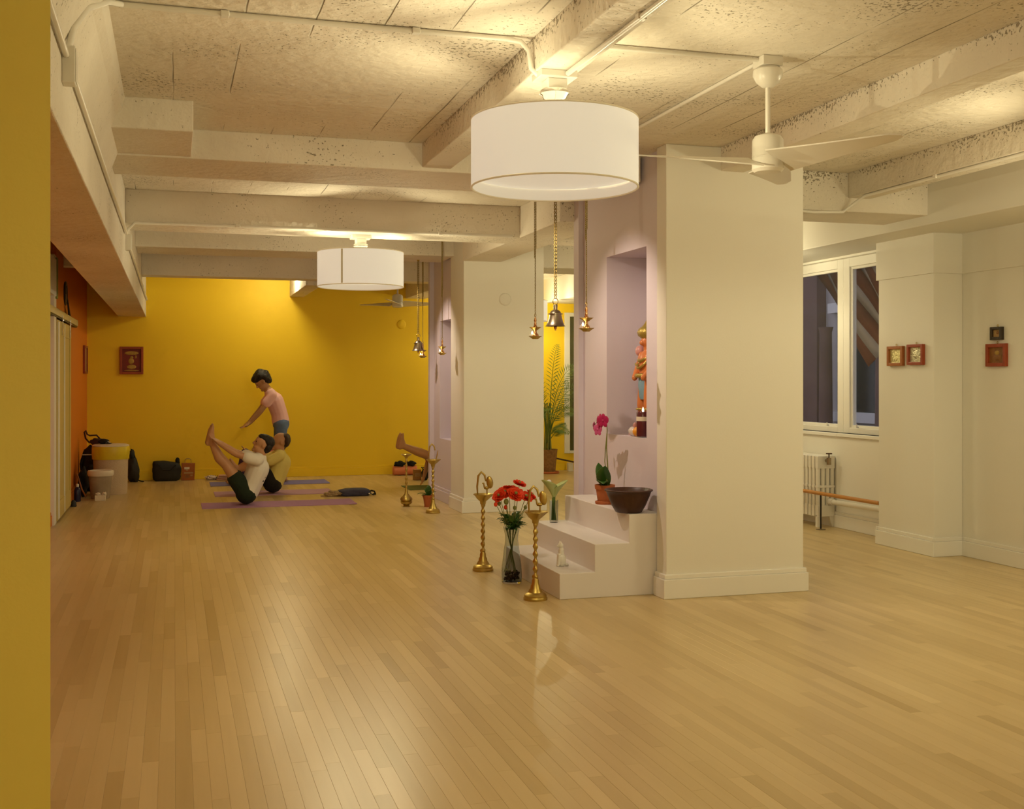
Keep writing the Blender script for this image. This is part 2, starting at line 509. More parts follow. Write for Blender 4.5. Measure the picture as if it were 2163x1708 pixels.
beam(-0.376, 3.31, 14.2, 14.5, 2.655, 'girder_concrete')
beam(3.30, 3.60, 13.33, YB, 2.61, 'girder_concrete')
beam(1.60, 1.80, 14.49, YB, 2.60, 'girder_concrete')
beam(XL, -0.744, 12.95, 13.15, 2.62, 'girder_concrete')
beam(5.45, XR+0.02, YN, YB, 2.58, 'cream_paint', 'white boxed girder above the window wall')
# ---------------------------------------------------------------- drum lamps
mat('shade_linen', (0.74, 0.70, 0.60), 0.8, noise=0.02, nscale=30, bump=0.05, bscale=500, emit=(1.0, 0.94, 0.76), estr=SHADE_EMIT)
mat('shade_lining', (0.84, 0.80, 0.70), 0.8, emit=(1.0, 0.94, 0.76), estr=SHADE_EMIT*0.55)
mat('shade_seam', (0.55, 0.50, 0.33), 0.8, emit=(1.0, 0.84, 0.5), estr=SHADE_EMIT*0.25)
mat('diffuser', (0.80, 0.77, 0.68), 0.5, emit=(1.0, 0.94, 0.76), estr=SHADE_EMIT*0.9)
mat('chrome', (0.80, 0.78, 0.74), 0.12, 1.0)
mat('lamp_trim', (0.72, 0.64, 0.44), 0.7, emit=(1, 0.84, 0.5), estr=SHADE_EMIT*0.35)
def drum_lamp(x, y, ztop, zc_, label, seam=None, rad=0.372, seen=True):
    """Drum pendant: canopy on the beam at ztop, shade from zc_ up 0.3 m."""
    t = thing('drum_lamp', (x, y, ztop), label, 'lamp', 'drum pendant lamps')
    zb = zc_ - ztop
    zt = zb + 0.298
    MB().box(-0.085, 0.085, -0.07, 0.07, -0.03, 0.0).box(-0.045, 0.045, -0.045, 0.045, -0.075, -0.03).build('mounting_plate', 'white_enamel', t, bevel=0.004)
    MB().lathe([(0.062, -0.075), (0.066, -0.082), (0.066, -0.092), (0.058, -0.098), (0.050, -0.115), (0.022, -0.128), (0.010, -0.135), (0.0, -0.136)], n=28).build('canopy', 'chrome', t, smooth=40)
    MB().tube([(0, 0, -0.13), (0, 0, zt - 0.05)], 0.007, 10).build('stem', 'chrome', t, smooth=40)
    r = rad
    sh = MB().lathe([(r, zb), (r, zt), (r-0.004, zt), (r-0.004, zb)], n=72, closed=True).build('shade', 'shade_linen', t, smooth=40)
    MB().lathe([(r-0.005, zb+0.002), (r-0.005, zt-0.002), (r-0.0075, zt-0.002), (r-0.0075, zb+0.002)], n=72, closed=True).build('lining', 'shade_lining', sh, smooth=40)
    for z_ in (zb, zt):
        MB().torus((0, 0, z_), r-0.002, 0.0045, n=72, k=8).build('rim', 'lamp_trim', sh, smooth=60)
    if seam is not None:
        b_ = MB()
        for k in range(6):
            w0, w1 = seam + 0.008*k, seam + 0.008*(k+1)
            b_.add([((r+0.0012)*math.cos(w), (r+0.0012)*math.sin(w), z_) for w, z_ in ((w0, zb+.006), (w1, zb+.006), (w1, zt-.006), (w0, zt-.006))], [(0,1,2,3)])
        b_.build('seam', 'shade_seam', sh)
    MB().lathe([(0, zb+0.052), (r-0.011, zb+0.052), (r-0.011, zb+0.057), (0, zb+0.057)], n=64).build('diffuser', 'diffuser', t, smooth=40)
    sp = MB()
    for k in range(3):
        w = 0.4 + 2*math.pi*k/3
        sp.tube([(0, 0, zt-0.05), ((r-0.006)*math.cos(w), (r-0.006)*math.sin(w), zt-0.012)], 0.003, 6)
    sp.build('spider', 'chrome', t)
    for k in range(2):
        w = R(20) + k*math.pi
        light('lamp_bulb', 'SPOT', (x + 0.2*math.cos(w), y + 0.2*math.sin(w), zc_ - 0.004), LAMP_DOWN/2, LAMP_COL, spot_size=R(180), spot_blend=0.25)
        light('lamp_bulb', 'POINT', (x + 0.3*math.cos(w), y + 0.3*math.sin(w), zc_ + 0.31), LAMP_UP/2, LAMP_COL)
    for k in range(4):
        w = R(45 + 90*k)
        o_ = light('lamp_glow', 'SPOT', (x + (r+0.012)*math.cos(w), y + (r+0.012)*math.sin(w), zc_ + 0.06 + 0.06*(k % 3)), LAMP_SIDE/4, LAMP_COL, spot_size=R(180), spot_blend=0.5)
        aim(o_, o_.location + Vector((math.cos(w), math.sin(w), -0.12)))
    return t
drum_lamp(1.623, 4.775, 2.777, 2.268, 'large drum pendant lamp with a cream linen shade hanging before the niche pillar')
drum_lamp(1.552, 9.80, 2.66, 2.215, 'smaller looking drum pendant with a seam on its shade, before the yellow wall', seam=R(235))
drum_lamp(4.855, 4.78, 2.75, 2.25, 'drum pendant lamp beyond the ceiling fan, outside the view')
drum_lamp(4.84, 15.72, SLAB, 2.25, 'drum pendant lamp whose edge shows beside the cream pillar near the palm')
drum_lamp(4.855, 9.8, 2.66, 2.25, 'drum pendant lamp behind the broad cream pillar')
drum_lamp(1.623, -0.6, 2.777, 2.268, 'unseen drum pendant lamp added behind the viewer', seen=False)  # unseen lamp, added to light the near end of the hall
drum_lamp(4.855, -0.6, 2.75, 2.25, 'unseen drum pendant lamp added behind the viewer on the window side', seen=False)  # second unseen lamp, added as a light source on the window side
# ---------------------------------------------------------------- materials of the things
mat('brass', (0.50, 0.36, 0.10), 0.36, 1.0, noise=0.12, nscale=25, bump=0.08, bscale=80)
mat('bronze', (0.36, 0.30, 0.21), 0.32, 1.0, noise=0.15, nscale=20)
mat('copper', (0.62, 0.34, 0.14), 0.25, 1.0, noise=0.1, nscale=25)
mat('terracotta', (0.42, 0.12, 0.035), 0.75, noise=0.15, nscale=18, bump=0.1)
mat('soil', (0.06, 0.04, 0.02), 0.95, noise=0.3, nscale=60, bump=0.4)
mat('dark_wood', (0.055, 0.019, 0.008), 0.42, noise=0.35, nscale=9)
mat('rail_wood', (0.50, 0.22, 0.05), 0.4, noise=0.15, nscale=14)
mat('frame_wood', (0.36, 0.12, 0.025), 0.42, noise=0.2, nscale=18)
mat('red_wood', (0.30, 0.05, 0.012), 0.42, noise=0.2, nscale=18)
mat('black_wood', (0.035, 0.022, 0.010), 0.45, noise=0.2, nscale=18)
mat('clear_glass', (0.80, 0.80, 0.74), 0.03, alpha=0.15)
mat('vase_glass', (0.97, 0.97, 0.94), 0.0, trans=1.0, ior=1.12)
mat('chain_brass', (0.30, 0.22, 0.06), 0.5, 0.8, noise=0.4, nscale=60)
mat('leaf_dark', (0.035, 0.10, 0.012), 0.35, noise=0.25, nscale=14)
mat('leaf_mid', (0.10, 0.17, 0.03), 0.45, noise=0.25, nscale=14)
mat('leaf_palm', (0.13, 0.20, 0.03), 0.5, noise=0.25, nscale=10)
mat('stem_green', (0.20, 0.22, 0.05), 0.5, noise=0.2, nscale=20)
mat('petal_red', (0.80, 0.055, 0.008), 0.55, noise=0.25, nscale=40)
mat('petal_magenta', (0.38, 0.010, 0.085), 0.5, noise=0.25, nscale=60)
mat('petal_pink', (0.52, 0.08, 0.22), 0.5, noise=0.2, nscale=60)
mat('calla_white', (0.40, 0.47, 0.17), 0.45, noise=0.15, nscale=18)
mat('white_ceramic', (0.78, 0.76, 0.68), 0.3, noise=0.04, nscale=12)
mat('flame', (1, 0.8, 0.5), 0.5, emit=(1.0, 0.78, 0.45), estr=14.0)
mat('wax', (0.8, 0.74, 0.6), 0.5)
mat('candle_red', (0.10, 0.018, 0.022), 0.22, noise=0.2, nscale=30)
mat('paper_label', (0.74, 0.66, 0.52), 0.8)
mat('black_cloth', (0.010, 0.009, 0.008), 0.85, noise=0.4, nscale=12, bump=0.3)
mat('rubber', (0.02, 0.02, 0.02), 0.6)

# ---------------------------------------------------------------- windows, glazing, the street outside
mat('window_glass', (0.10, 0.11, 0.10), 0.02, alpha=0.14)
def window_unit(name, y0, y1, label):
    """Sash window in the right wall: frame, sash bars, two panes, latches."""
    x0, x1 = XR+0.05, XR+0.13
    z0, z1 = WZ0, WZ1
    fr = MB()
    fr.box(x0, x1, y0, y0+0.10, z0, z1).box(x0, x1, y1-0.10, y1, z0, z1).box(x0, x1, y0+0.10, y1-0.10, z1-0.085, z1).box(x0, x1, y0+0.10, y1-0.10, z0, z0+0.055)
    o = struct(fr.build(name, 'trim_paint', bevel=0.005), label)
    MB().box(XR-0.02, x1, y0, y1, z0-0.035, z0).build('sill', 'trim_paint', o, bevel=0.006)
    st = MB()
    for (a, b_, c, d) in ((y0+.10, y0+.125, z0+.055, z1-.085), (y1-.125, y1-.10, z0+.055, z1-.085), (y0+.125, y1-.125, z1-.11, z1-.085), (y0+.125, y1-.125, z0+.055, z0+.08)):
        st.box(x0+0.02, x1-0.02, a, b_, c, d)
    st.build('sash', 'trim_paint', o, bevel=0.003)
    MB().box(x0+0.038, x0+0.042, y0+.125, y1-.125, z0+.08, z1-.11).build('pane', 'window_glass', o)
    for yy in (y0+0.25, y1-0.25):
        MB().tube([(x0+0.0, yy, z0+.065), (x0-0.02, yy, z0+.065), (x0-0.02, yy, z0+.09)], 0.008, 8).build('latch', 'white_enamel', o, smooth=40)
    return o
window_unit('window_1', 9.45, 10.95, 'white framed window above the radiator with a street view')
window_unit('window_2', 8.42, 9.45, 'white framed window next to the pilaster')
# tall glazed panel in the end wall
fr = MB().box(5.80, 5.885, YB-0.03, YB+0.1, 0.26, 2.44).box(5.885, 6.03, YB-0.03, YB+0.1, 2.38, 2.44).box(5.885, 6.03, YB-0.03, YB+0.1, 0.26, 0.30)
w3 = struct(fr.build('window_3', 'trim_paint', bevel=0.004), 'tall narrow glazed panel with a white frame in the yellow wall')
mat('green_glass', (0.10, 0.10, 0.03), 0.08, spec=0.6)
MB().box(5.885, 6.03, YB+0.03, YB+0.036, 0.30, 2.38).build('pane', 'green_glass', w3)

mat('dusk_stone', (0.50, 0.46, 0.48), 0.9, noise=0.3, nscale=1.4, bump=0.2)
mat('dusk_brick', (0.20, 0.12, 0.11), 0.9, noise=0.3, nscale=2)
mat('dusk_trim', (0.75, 0.72, 0.74), 0.8)
mat('dark_pane', (0.015, 0.017, 0.025), 0.2)
mat('asphalt', (0.07, 0.07, 0.075), 0.9, noise=0.3, nscale=3)
struct(MB().box(XR+0.25, 30, -5, 40, -0.5, -0.35).build('street_ground', 'asphalt'), 'dim grey street outside the window')
nb = thing('opposite_building', (13, 0, -0.35), 'dim grey stone building across the street seen through the window', 'building')
MB().box(0, 0.4, 10, 32, 0, 11).build('wall', 'dusk_stone', nb)
for k in range(5):
    y0 = 14.5 + k*3.1
    MB().box(-0.22, 0, y0, y0+0.75, 0, 9.5).build('pier', 'dusk_brick' if k % 2 == 0 else 'dusk_trim', nb)
    MB().box(-0.03, -0.005, y0+1.15, y0+2.65, 1.1, 3.1).build('pane', 'dark_pane', nb)
    MB().box(-0.16, 0, y0+1.0, y0+2.8, 3.1, 3.3).build('lintel', 'dusk_trim', nb)
    MB().box(-0.14, 0, y0+1.0, y0+2.8, 0.9, 1.1).build('ledge', 'dusk_trim', nb)
MB().box(-0.35, 0, 10, 32, 4.3, 4.7).build('cornice', 'dusk_trim', nb)
for k in range(6):
    y0 = 15.3 + k*1.9
    MB().box(-0.10, 0, y0, y0+0.5, 0.0, 0.8).build('base_stone', 'dusk_trim' if k % 2 else 'dusk_brick', nb, bevel=0.02)
    MB().lathe([(0, 0), (0.16, 0), (0.14, 0.12), (0.12, 2.2), (0.15, 2.3), (0, 2.3)], (-0.45, y0+0.9, 0.5), 14).build('half_column', 'dusk_brick', nb, smooth=40)
pl = thing('stone_planter', (11.2, 17.6, -0.35), 'low pale planter box on the pavement outside the window', 'planter')
MB().box(-0.25, 0.25, -0.9, 0.9, 0, 0.62).build('box', 'dusk_trim', pl, bevel=0.03)
MB().box(-0.30, 0.30, -0.95, 0.95, 0.62, 0.70).build('rim', 'dusk_stone', pl, bevel=0.02)
# striped flag outside
mat('flag_rust', (0.16, 0.05, 0.025), 0.85, noise=0.2, nscale=8)
mat('flag_grey', (0.34, 0.29, 0.27), 0.85, noise=0.2, nscale=8)
fl = thing('striped_flag', (6.9, 11.3, 2.66), 'rust and grey striped flag hanging outside the window', 'flag')
MB().tube([(-0.58, 0.12, -0.16), (0.0, 0.02, 0.02), (1.2, -0.2, 0.40)], 0.016, 10).build('pole', 'dark_metal', fl, smooth=40)
for k in range(8):
    vs, fs = [], []
    n = 12
    for i in range(n+1):
        t = i/n
        for j in (0, 1):
            off = (k + j)*0.118
            yy = -1.18*t - 0.60*off
            zz = -1.12*t + 0.70*off
            xx = 0.05*math.sin(5*t + off*9) + 0.02*math.sin(off*24)
            vs.append((xx, yy, zz))
    fs = [(2*i, 2*i+1, 2*i+3, 2*i+2) for i in range(n)]
    MB().add(vs, fs).build('stripe', 'flag_rust' if k % 2 == 0 else 'flag_grey', fl, smooth=60, solid=0.003)

# ---------------------------------------------------------------- sliding door on the orange wall
dr = struct(MB().box(-1.135, -1.10, 11.95, 13.40, 0.015, 2.00).build('door_1', 'door_bounce_tint', bevel=0.003), 'pale sliding door hung from a wall track')
for (a, b_) in ((11.98, 12.12), (12.62, 12.70), (13.26, 13.38)):
    MB().box(-1.10, -1.092, a, b_, 0.03, 1.98).build('stile', 'trim_paint' if a < 12.9 else 'door_bounce_tint', dr, bevel=0.002)
for (a, b_) in ((0.03, 0.2), (1.85, 1.98)):
    MB().box(-1.10, -1.094, 12.12, 13.26, a, b_).build('rail', 'door_bounce_tint', dr, bevel=0.002)
struct(MB().box(XL, XL+0.04, 11.72, 11.94, 0, 2.62).build('trim_3', 'trim_paint'), 'pale door casing on the orange wall')
tr = thing('door_track', (-1.09, 11.0, 2.0), 'galvanised sliding door track with hangers on the orange wall', 'track')
MB().box(-0.055, 0.0, 0, 3.3, 0.035, 0.105).build('rail', 'galvanised', tr, bevel=0.004)
MB().box(-0.05, -0.01, 0, 3.3, 0.02, 0.034).build('slot', 'dark_metal', tr)
for yy in (1.35, 2.25):
    MB().box(0.003, 0.008, yy-0.02, yy+0.02, -0.14, 0.06).build('hanger', 'chrome', tr, bevel=0.002)
    MB().lathe([(0.0, 0), (0.012, 0), (0.012, 0.006), (0, 0.006)], (0.008, yy, 0.01), 10).build('bolt', 'chrome', tr)
gd = thing('floor_guide', (-1.07, 13.42, 0), 'small black floor guide at the foot of the sliding door', 'door stop')
MB().box(-0.03, 0.03, -0.05, 0.05, 0, 0.012).build('plate', 'rubber', gd)
MB().lathe([(0.03, 0.012), (0.028, 0.05), (0.015, 0.07), (0, 0.072)], n=14).build('roller', 'rubber', gd, smooth=40)
tw = thing('transom_panel', (XL, 11.3, 2.22), 'pale framed panel high on the orange wall over the sliding door', 'panel')
MB().box(0.0, 0.05, 0, 0.55, 0, 0.36).build('panel', 'trim_paint', tw, bevel=0.004)
MB().box(0.0, 0.058, 0.55, 0.63, -0.02, 0.38).build('edge', 'stem_green', tw, bevel=0.004)
struct(MB().box(XL-0.01, XL+0.035, 12.0, 12.75, 2.12, SLAB).build('trim_4', 'orange_paint'), 'orange pier above the sliding door')
ck = thing('wall_clock', (XL+0.036, 12.98, 2.33), 'round dark rimmed wall clock above the sliding door', 'clock')
MB().add(*(lambda m: (m.v, m.f))(MB().torus((0, 0, 0), 0.118, 0.012, rot=(0, R(90), 0), n=28, k=8))).build('rim', 'black_wood', ck, smooth=50)
b_ = MB()
pts = [(0.004, 0.115*math.cos(2*math.pi*k/28), 0.115*math.sin(2*math.pi*k/28)) for k in range(28)]
b_.add(pts, [tuple(range(28))]).build('face', 'bronze', ck)
MB().box(0.006, 0.009, -0.004, 0.004, -0.01, 0.08).box(0.006, 0.009, -0.06, 0.01, -0.004, 0.004).build('hands', 'dark_metal', ck)
pn = thing('dark_pennant', (XL+0.03, 13.2, 2.28), 'narrow dark triangular hanging above the end of the door track', 'hanging')
MB().prism([(0.0, 0.0), (0.42, -0.20), (0.18, -0.20)], 0.0, 0.012, 'YZ').build('cloth', 'black_cloth', pn)
MB().tube([(0.006, 0, 0), (0.006, 0.0, 0.02)], 0.004, 6).build('nail', 'dark_metal', pn)

# ---------------------------------------------------------------- pictures
def picture(name, corner, w, h, axis, label, fmat, bw, inner, depth=0.03, tilt=0.0, deco=None, hook=True):
    """Framed picture; corner = lower corner on the wall. axis 'Y': hangs on an X plane facing -X; 'X': on a Y plane facing -Y; 'L': left wall facing +X."""
    t = thing(name, corner, label, 'picture', 'small framed pictures')
    def M(a, d, z):            # a along the wall, d out of the wall
        return {'Y': (-d, a, z), 'X': (a, -d, z), 'L': (d, a, z)}[axis]
    def bx(a0, a1, d0, d1, z0, z1, b_):
        p, q = M(a0, d0, z0), M(a1, d1, z1)
        b_.box(min(p[0], q[0]), max(p[0], q[0]), min(p[1], q[1]), max(p[1], q[1]), z0, z1)
    for (a0, a1, z0, z1) in ((0, bw, 0, h), (w-bw, w, 0, h), (bw, w-bw, 0, bw), (bw, w-bw, h-bw, h)):
        b_ = MB(); bx(a0, a1, 0, depth, z0, z1, b_); b_.build('frame_side', fmat, t, bevel=0.003)
    b_ = MB(); bx(bw, w-bw, 0, depth*0.4, bw, h-bw, b_); p = b_.build('print', inner, t)
    if deco:
        for (a, z, ra, rz, m) in deco:
            b_ = MB()
            c = M(bw + a*(w-2*bw), depth*0.4, bw + z*(h-2*bw))
            rr = {'Y': (0.004, ra*w, rz*h), 'X': (ra*w, 0.004, rz*h), 'L': (0.004, ra*w, rz*h)}[axis]
            b_.ell(c, rr, nu=14, nv=8).build('motif', m, p, smooth=50)
    if hook:
        b_ = MB().torus(M(w/2, 0.006, h+0.01), 0.008, 0.0022, rot=(R(90), 0, 0) if axis == 'X' else (0, R(90), 0), n=10, k=5)
        b_.build('hook', 'brass', t)
    return t
mat('gold_relief', (0.72, 0.62, 0.30), 0.35, 0.6, noise=0.5, nscale=55, bump=0.8, bscale=70)
mat('silver_relief', (0.55, 0.52, 0.34), 0.35, 0.6, noise=0.4, nscale=40, bump=0.8, bscale=60)
mat('brown_print', (0.24, 0.10, 0.022), 0.4, noise=0.4, nscale=40, bump=0.3, bscale=60)
mat('maroon_print', (0.16, 0.018, 0.012), 0.5, noise=0.4, nscale=25)
mat('gold_paint', (0.40, 0.25, 0.05), 0.45, 0.3, noise=0.4, nscale=40)
mat('tan_print', (0.42, 0.26, 0.10), 0.5, noise=0.3, nscale=40)
deity = [(0.5, 0.82, 0.30, 0.07, 'gold_paint'), (0.5, 0.63, 0.07, 0.05, 'gold_paint'), (0.48, 0.47, 0.12, 0.11, 'gold_paint'), (0.50, 0.22, 0.20, 0.08, 'gold_paint'), (0.72, 0.66, 0.035, 0.06, 'gold_paint'), (0.5, 0.06, 0.32, 0.03, 'gold_paint')]
picture('framed_picture', (5.80, 8.055, 1.525), 0.21, 0.165, 'Y', 'orange framed picture with a bright gold relief, beside the window', 'frame_wood', 0.026, 'gold_relief', deco=[(0.5, 0.62, 0.10, 0.12, 'gold_relief'), (0.5, 0.3, 0.16, 0.14, 'gold_relief')])
picture('framed_picture', (5.80, 7.79, 1.53), 0.205, 0.168, 'Y', 'reddish framed picture with a dull silver relief, at the pilaster corner', 'red_wood', 0.024, 'silver_relief', deco=[(0.5, 0.5, 0.2, 0.2, 'silver_relief')])
picture('framed_picture', (6.07, 7.205, 1.716), 0.125, 0.10, 'Y', 'tiny black framed picture above a red brown one', 'black_wood', 0.022, 'tan_print', deco=[(0.45, 0.6, 0.12, 0.12, 'brown_print')])
picture('framed_picture', (6.07, 7.16, 1.512), 0.22, 0.175, 'Y', 'larger red brown framed picture below the tiny black one', 'red_wood', 0.028, 'brown_print', deco=[(0.5, 0.65, 0.12, 0.1, 'gold_paint'), (0.5, 0.35, 0.18, 0.14, 'brown_print')])
picture('framed_picture', (-0.724, 16.6, 1.479), 0.313, 0.382, 'X', 'red framed picture of a seated gold figure on the yellow wall', 'red_wood', 0.032, 'maroon_print', deco=deity, hook=False)
picture('framed_picture', (XL, 15.85, 1.485), 0.5, 0.372, 'L', 'dark framed picture seen edge on against the orange wall', 'red_wood', 0.03, 'tan_print', hook=False)

# small round plates on the walls
for (loc, lab) in (((3.385, 11.60, 2.264), 'round white blank plate on the front of the far cream pillar'), ((3.238, 16.60, 2.223), 'round yellow painted plate on the yellow end wall')):
    t = thing('wall_plate', loc, lab, 'plate')
    m_ = 'cream_paint' if loc[1] < 12 else 'yellow_paint'
    vs = MB().lathe([(0.0, 0.012), (0.055, 0.012), (0.066, 0.006), (0.068, 0.0)], n=28)
    vs.v = [(x, -z, y) for x, y, z in vs.v]
    vs.build('disc', m_, t, smooth=50)

# ---------------------------------------------------------------- ceiling fans
mat('fan_white', (0.74, 0.70, 0.62), 0.3)
def fan(x, y, ang, label):
    t = thing('ceiling_fan', (x, y, SLAB), label, 'fan', 'three-bladed white ceiling fans')
    MB().box(-0.052, 0.052, -0.052, 0.052, -0.045, 0).build('junction_box', 'fan_white', t, bevel=0.004)
    MB().lathe([(0.050, -0.045), (0.068, -0.06), (0.070, -0.085), (0.055, -0.115), (0.028, -0.138), (0.012, -0.142), (0, -0.142)], n=28).build('canopy', 'fan_white', t, smooth=40)
    MB().tube([(0, 0, -0.13), (0, 0, -0.37)], 0.0115, 14).build('rod', 'fan_white', t, smooth=40)
    mo = MB().lathe([(0.0, -0.358), (0.030, -0.36), (0.062, -0.372), (0.073, -0.39), (0.074, -0.468), (0.072, -0.470), (0.072, -0.474), (0.074, -0.476), (0.074, -0.505)], n=36).build('motor', 'fan_white', t, smooth=35)
    MB().lathe([(0.074, -0.505), (0.074, -0.528), (0.062, -0.541), (0.02, -0.545), (0, -0.545)], n=36).build('cap', 'fan_white', t, smooth=40)
    for k in range(3):
        a = ang + k*2*math.pi/3
        vs, fs = [], []
        n = 14
        for i in range(n+1):
            u = i/n
            r = 0.06 + 0.64*u
            w = 0.066*(1-u) + 0.032 if u < 0.93 else 0.034*math.sqrt(max(0.02, 1-((u-0.93)/0.07)**2)) + 0.004
            tw = -R(21)*(1 - 0.45*u)
            for s_, dz in ((-1, 0.003), (1, 0.003), (1, -0.003), (-1, -0.003)):
                lx, ly, lz = r, s_*w, dz + s_*w*math.sin(tw) - 0.492 + 0.012*u
                vs.append((lx*math.cos(a) - ly*math.sin(a), lx*math.sin(a) + ly*math.cos(a), lz))
        for i in range(n):
            for j in range(4):
                j2 = (j+1) % 4
                fs.append((4*i+j, 4*i+j2, 4*i+4+j2, 4*i+4+j))
        fs += [(3, 2, 1, 0), (4*n, 4*n+1, 4*n+2, 4*n+3)]
        MB().add(vs, fs).build('blade', 'fan_white', t, smooth=50)
    return t
fan(2.688, 4.78, R(-50-16.6), 'white three bladed ceiling fan between the big drum lamp and the window wall')
fan(2.93, 15.3, R(8), 'white ceiling fan in front of the yellow end wall')

# ---------------------------------------------------------------- conduits on the ceiling
def conduit(pts, r, label, straps=()):
    t = thing('conduit_pipe', pts[0], label, 'conduit', 'white painted ceiling conduits')
    o = Vector(pts[0])
    MB().tube([Vector(p)-o for p in pts], r, 10).build('pipe', 'white_enamel', t, smooth=50)
    for p in straps:
        q = Vector(p) - o
        MB().obox(q, (0.035, 0.035, 0.024)).build('strap', 'white_enamel', t, bevel=0.003)
    return t
zc_ = SLAB - 0.014
conduit([(-0.25, 4.80, zc_), (0.6, 4.81, zc_), (1.40, 4.80, zc_), (1.47, 4.79, zc_-0.01), (1.505, 4.78, zc_-0.05), (1.515, 4.775, 2.79), (1.545, 4.775, 2.765)], 0.012, 'white conduit crossing the slab to the big drum lamp', [(0.2, 4.805, zc_), (1.0, 4.805, zc_)])
conduit([(1.66, 4.70, 2.762), (1.665, 3.2, 2.762), (1.665, -1.0, 2.762)], 0.012, 'white conduit under the beam running from the big drum lamp', [(1.665, 3.9, 2.765)])
conduit([(1.735, 4.79, zc_), (2.2, 4.785, zc_), (2.64, 4.78, zc_)], 0.010, 'white conduit crossing the slab between beam and fan')
conduit([(2.66, 4.83, zc_), (2.66, 6.0, zc_), (2.66, 7.14, zc_)], 0.010, 'white conduit on the slab from the fan towards the niche pillar')
conduit([(-0.36, 9.53, 2.60), (-0.30, 9.535, 2.665), (0.8, 9.535, 2.668), (2.85, 9.535, 2.668)], 0.012, 'white conduit along the lower edge of the cross beam with the second drum lamp', [(0.5, 9.535, 2.668), (2.2, 9.535, 2.668)])
conduit([(-0.36, 2.7, 2.56), (-0.36, 4.2, 2.545), (-0.36, 7.0, 2.55), (-0.36, 9.4, 2.56)], 0.011, 'thin white conduit along the face of the long girder')
conduit([(-0.36, 9.7, 2.53), (-0.36, 12.0, 2.52), (-0.36, 16.3, 2.50)], 0.012, 'white conduit on the far half of the long girder', [(-0.36, 11.0, 2.525), (-0.36, 14.0, 2.51)])
conduit([(-0.36, 4.32, 2.60), (-0.35, 4.36, 2.68), (-0.31, 4.5, 2.80), (-0.25, 4.72, 2.90), (-0.2, 4.8, zc_)], 0.012, 'short bent conduit rising from the girder box to the slab')
conduit([(4.775, -1.0, 2.738), (4.775, 5.5, 2.738), (4.775, 7.1, 2.738), (4.76, 7.2, 2.70), (4.70, 7.26, 2.64), (4.45, 7.28, 2.632), (4.06, 7.28, 2.66)], 0.011, 'white conduit under the beam nearest the window wall', [(4.775, 5.0, 2.74), (4.775, 6.3, 2.74)])
for (y_, lab) in ((4.25, 'narrow white junction box on the near part of the long girder'), (9.62, 'white junction box where the conduits meet on the long girder')):
    t = thing('junction_box', (-0.376, y_, 2.45), lab, 'junction box')
    MB().box(0, 0.045, -0.035, 0.035, 0, 0.13).build('box', 'white_enamel', t, bevel=0.004)
    MB().box(0.045, 0.049, -0.03, 0.03, 0.008, 0.122).build('cover', 'white_enamel', t, bevel=0.002)

# ---------------------------------------------------------------- radiator, barre, heating pipe
rd = thing('radiator', (5.965, 9.5, 0), 'white cast iron column radiator below the window', 'radiator')
def rad_section(y_, legs):
    b_ = MB()
    for k in range(4):
        xx = -0.075 + k*0.05
        b_.tube([(xx, y_, 0.15), (xx, y_, 0.62)], 0.022, 10)
    for (z0, z1) in ((0.56, 0.68), (0.10, 0.21), (0.375, 0.40)):
        b_.box(-0.094, 0.094, y_-0.024, y_+0.024, z0, z1)
    o_ = b_.build('section', 'white_enamel', rd, bevel=0.006)
    if legs:
        for sx in (-1, 1):
            MB().prism([(sx*0.094, 0.12), (sx*0.094, 0.0), (sx*0.068, 0.0), (sx*0.050, 0.05), (sx*0.035, 0.12)], y_-0.018, y_+0.018).build('leg', 'white_enamel', o_, bevel=0.004)
    return o_
for k in range(14):
    rad_section(0.02 + k*0.062, k in (0, 13))
v = MB().tube([(0.0, -0.0, 0.635), (0.0, -0.05, 0.635)], 0.016, 12).tube([(0.0, -0.05, 0.60), (0.0, -0.05, 0.665)], 0.021, 12).build('valve', 'bronze', rd, smooth=40)
MB().lathe([(0, 0.70), (0.028, 0.70), (0.03, 0.706), (0.028, 0.712), (0, 0.712)], (0.0, -0.05, 0), 16).tube([(0, -0.05, 0.66), (0, -0.05, 0.70)], 0.006, 8).build('valve_wheel', 'dark_wood', rd, smooth=40)
hp = thing('heating_pipe', (6.0, 8.45, 0.0), 'white heating pipe running low along the wall by the radiator', 'pipe')
MB().tube([(0, 0, 0.26), (0, 0.95, 0.245), (0, 1.04, 0.245)], 0.024, 12).build('pipe', 'white_enamel', hp, smooth=40)
MB().tube([(0.0, 0.98, 0.245), (0.0, 1.04, 0.245)], 0.032, 12).build('coupling', 'white_enamel', hp, smooth=40)
br = thing('barre_rail', (5.82, 8.44, 0), 'low wooden barre rail in front of the radiator', 'barre')
MB().tube([(0, 0, 0.345), (0, 3.6, 0.325)], 0.018, 12).build('rail', 'rail_wood', br, smooth=40)
for yy in (0.92, 3.1):
    ps = MB().tube([(0, yy, 0.0), (0, yy, 0.325)], 0.008, 10).build('post', 'dark_metal', br, smooth=40)
    MB().lathe([(0.045, 0), (0.045, 0.005), (0.02, 0.010), (0, 0.010)], (0, yy, 0), 18).build('foot', 'bronze', ps)
sr = thing('low_wall_rail', (5.55, 16.38, 0), 'low dark wooden rail beside the palm at the end wall', 'rail')
MB().tube([(0, 0, 0.21), (0.5, -0.1, 0.10)], 0.012, 8).build('rail', 'dark_wood', sr, smooth=40)
MB().box(0.22, 0.30, -0.06, 0.02, 0, 0.13).build('bracket', 'white_enamel', sr, bevel=0.004)

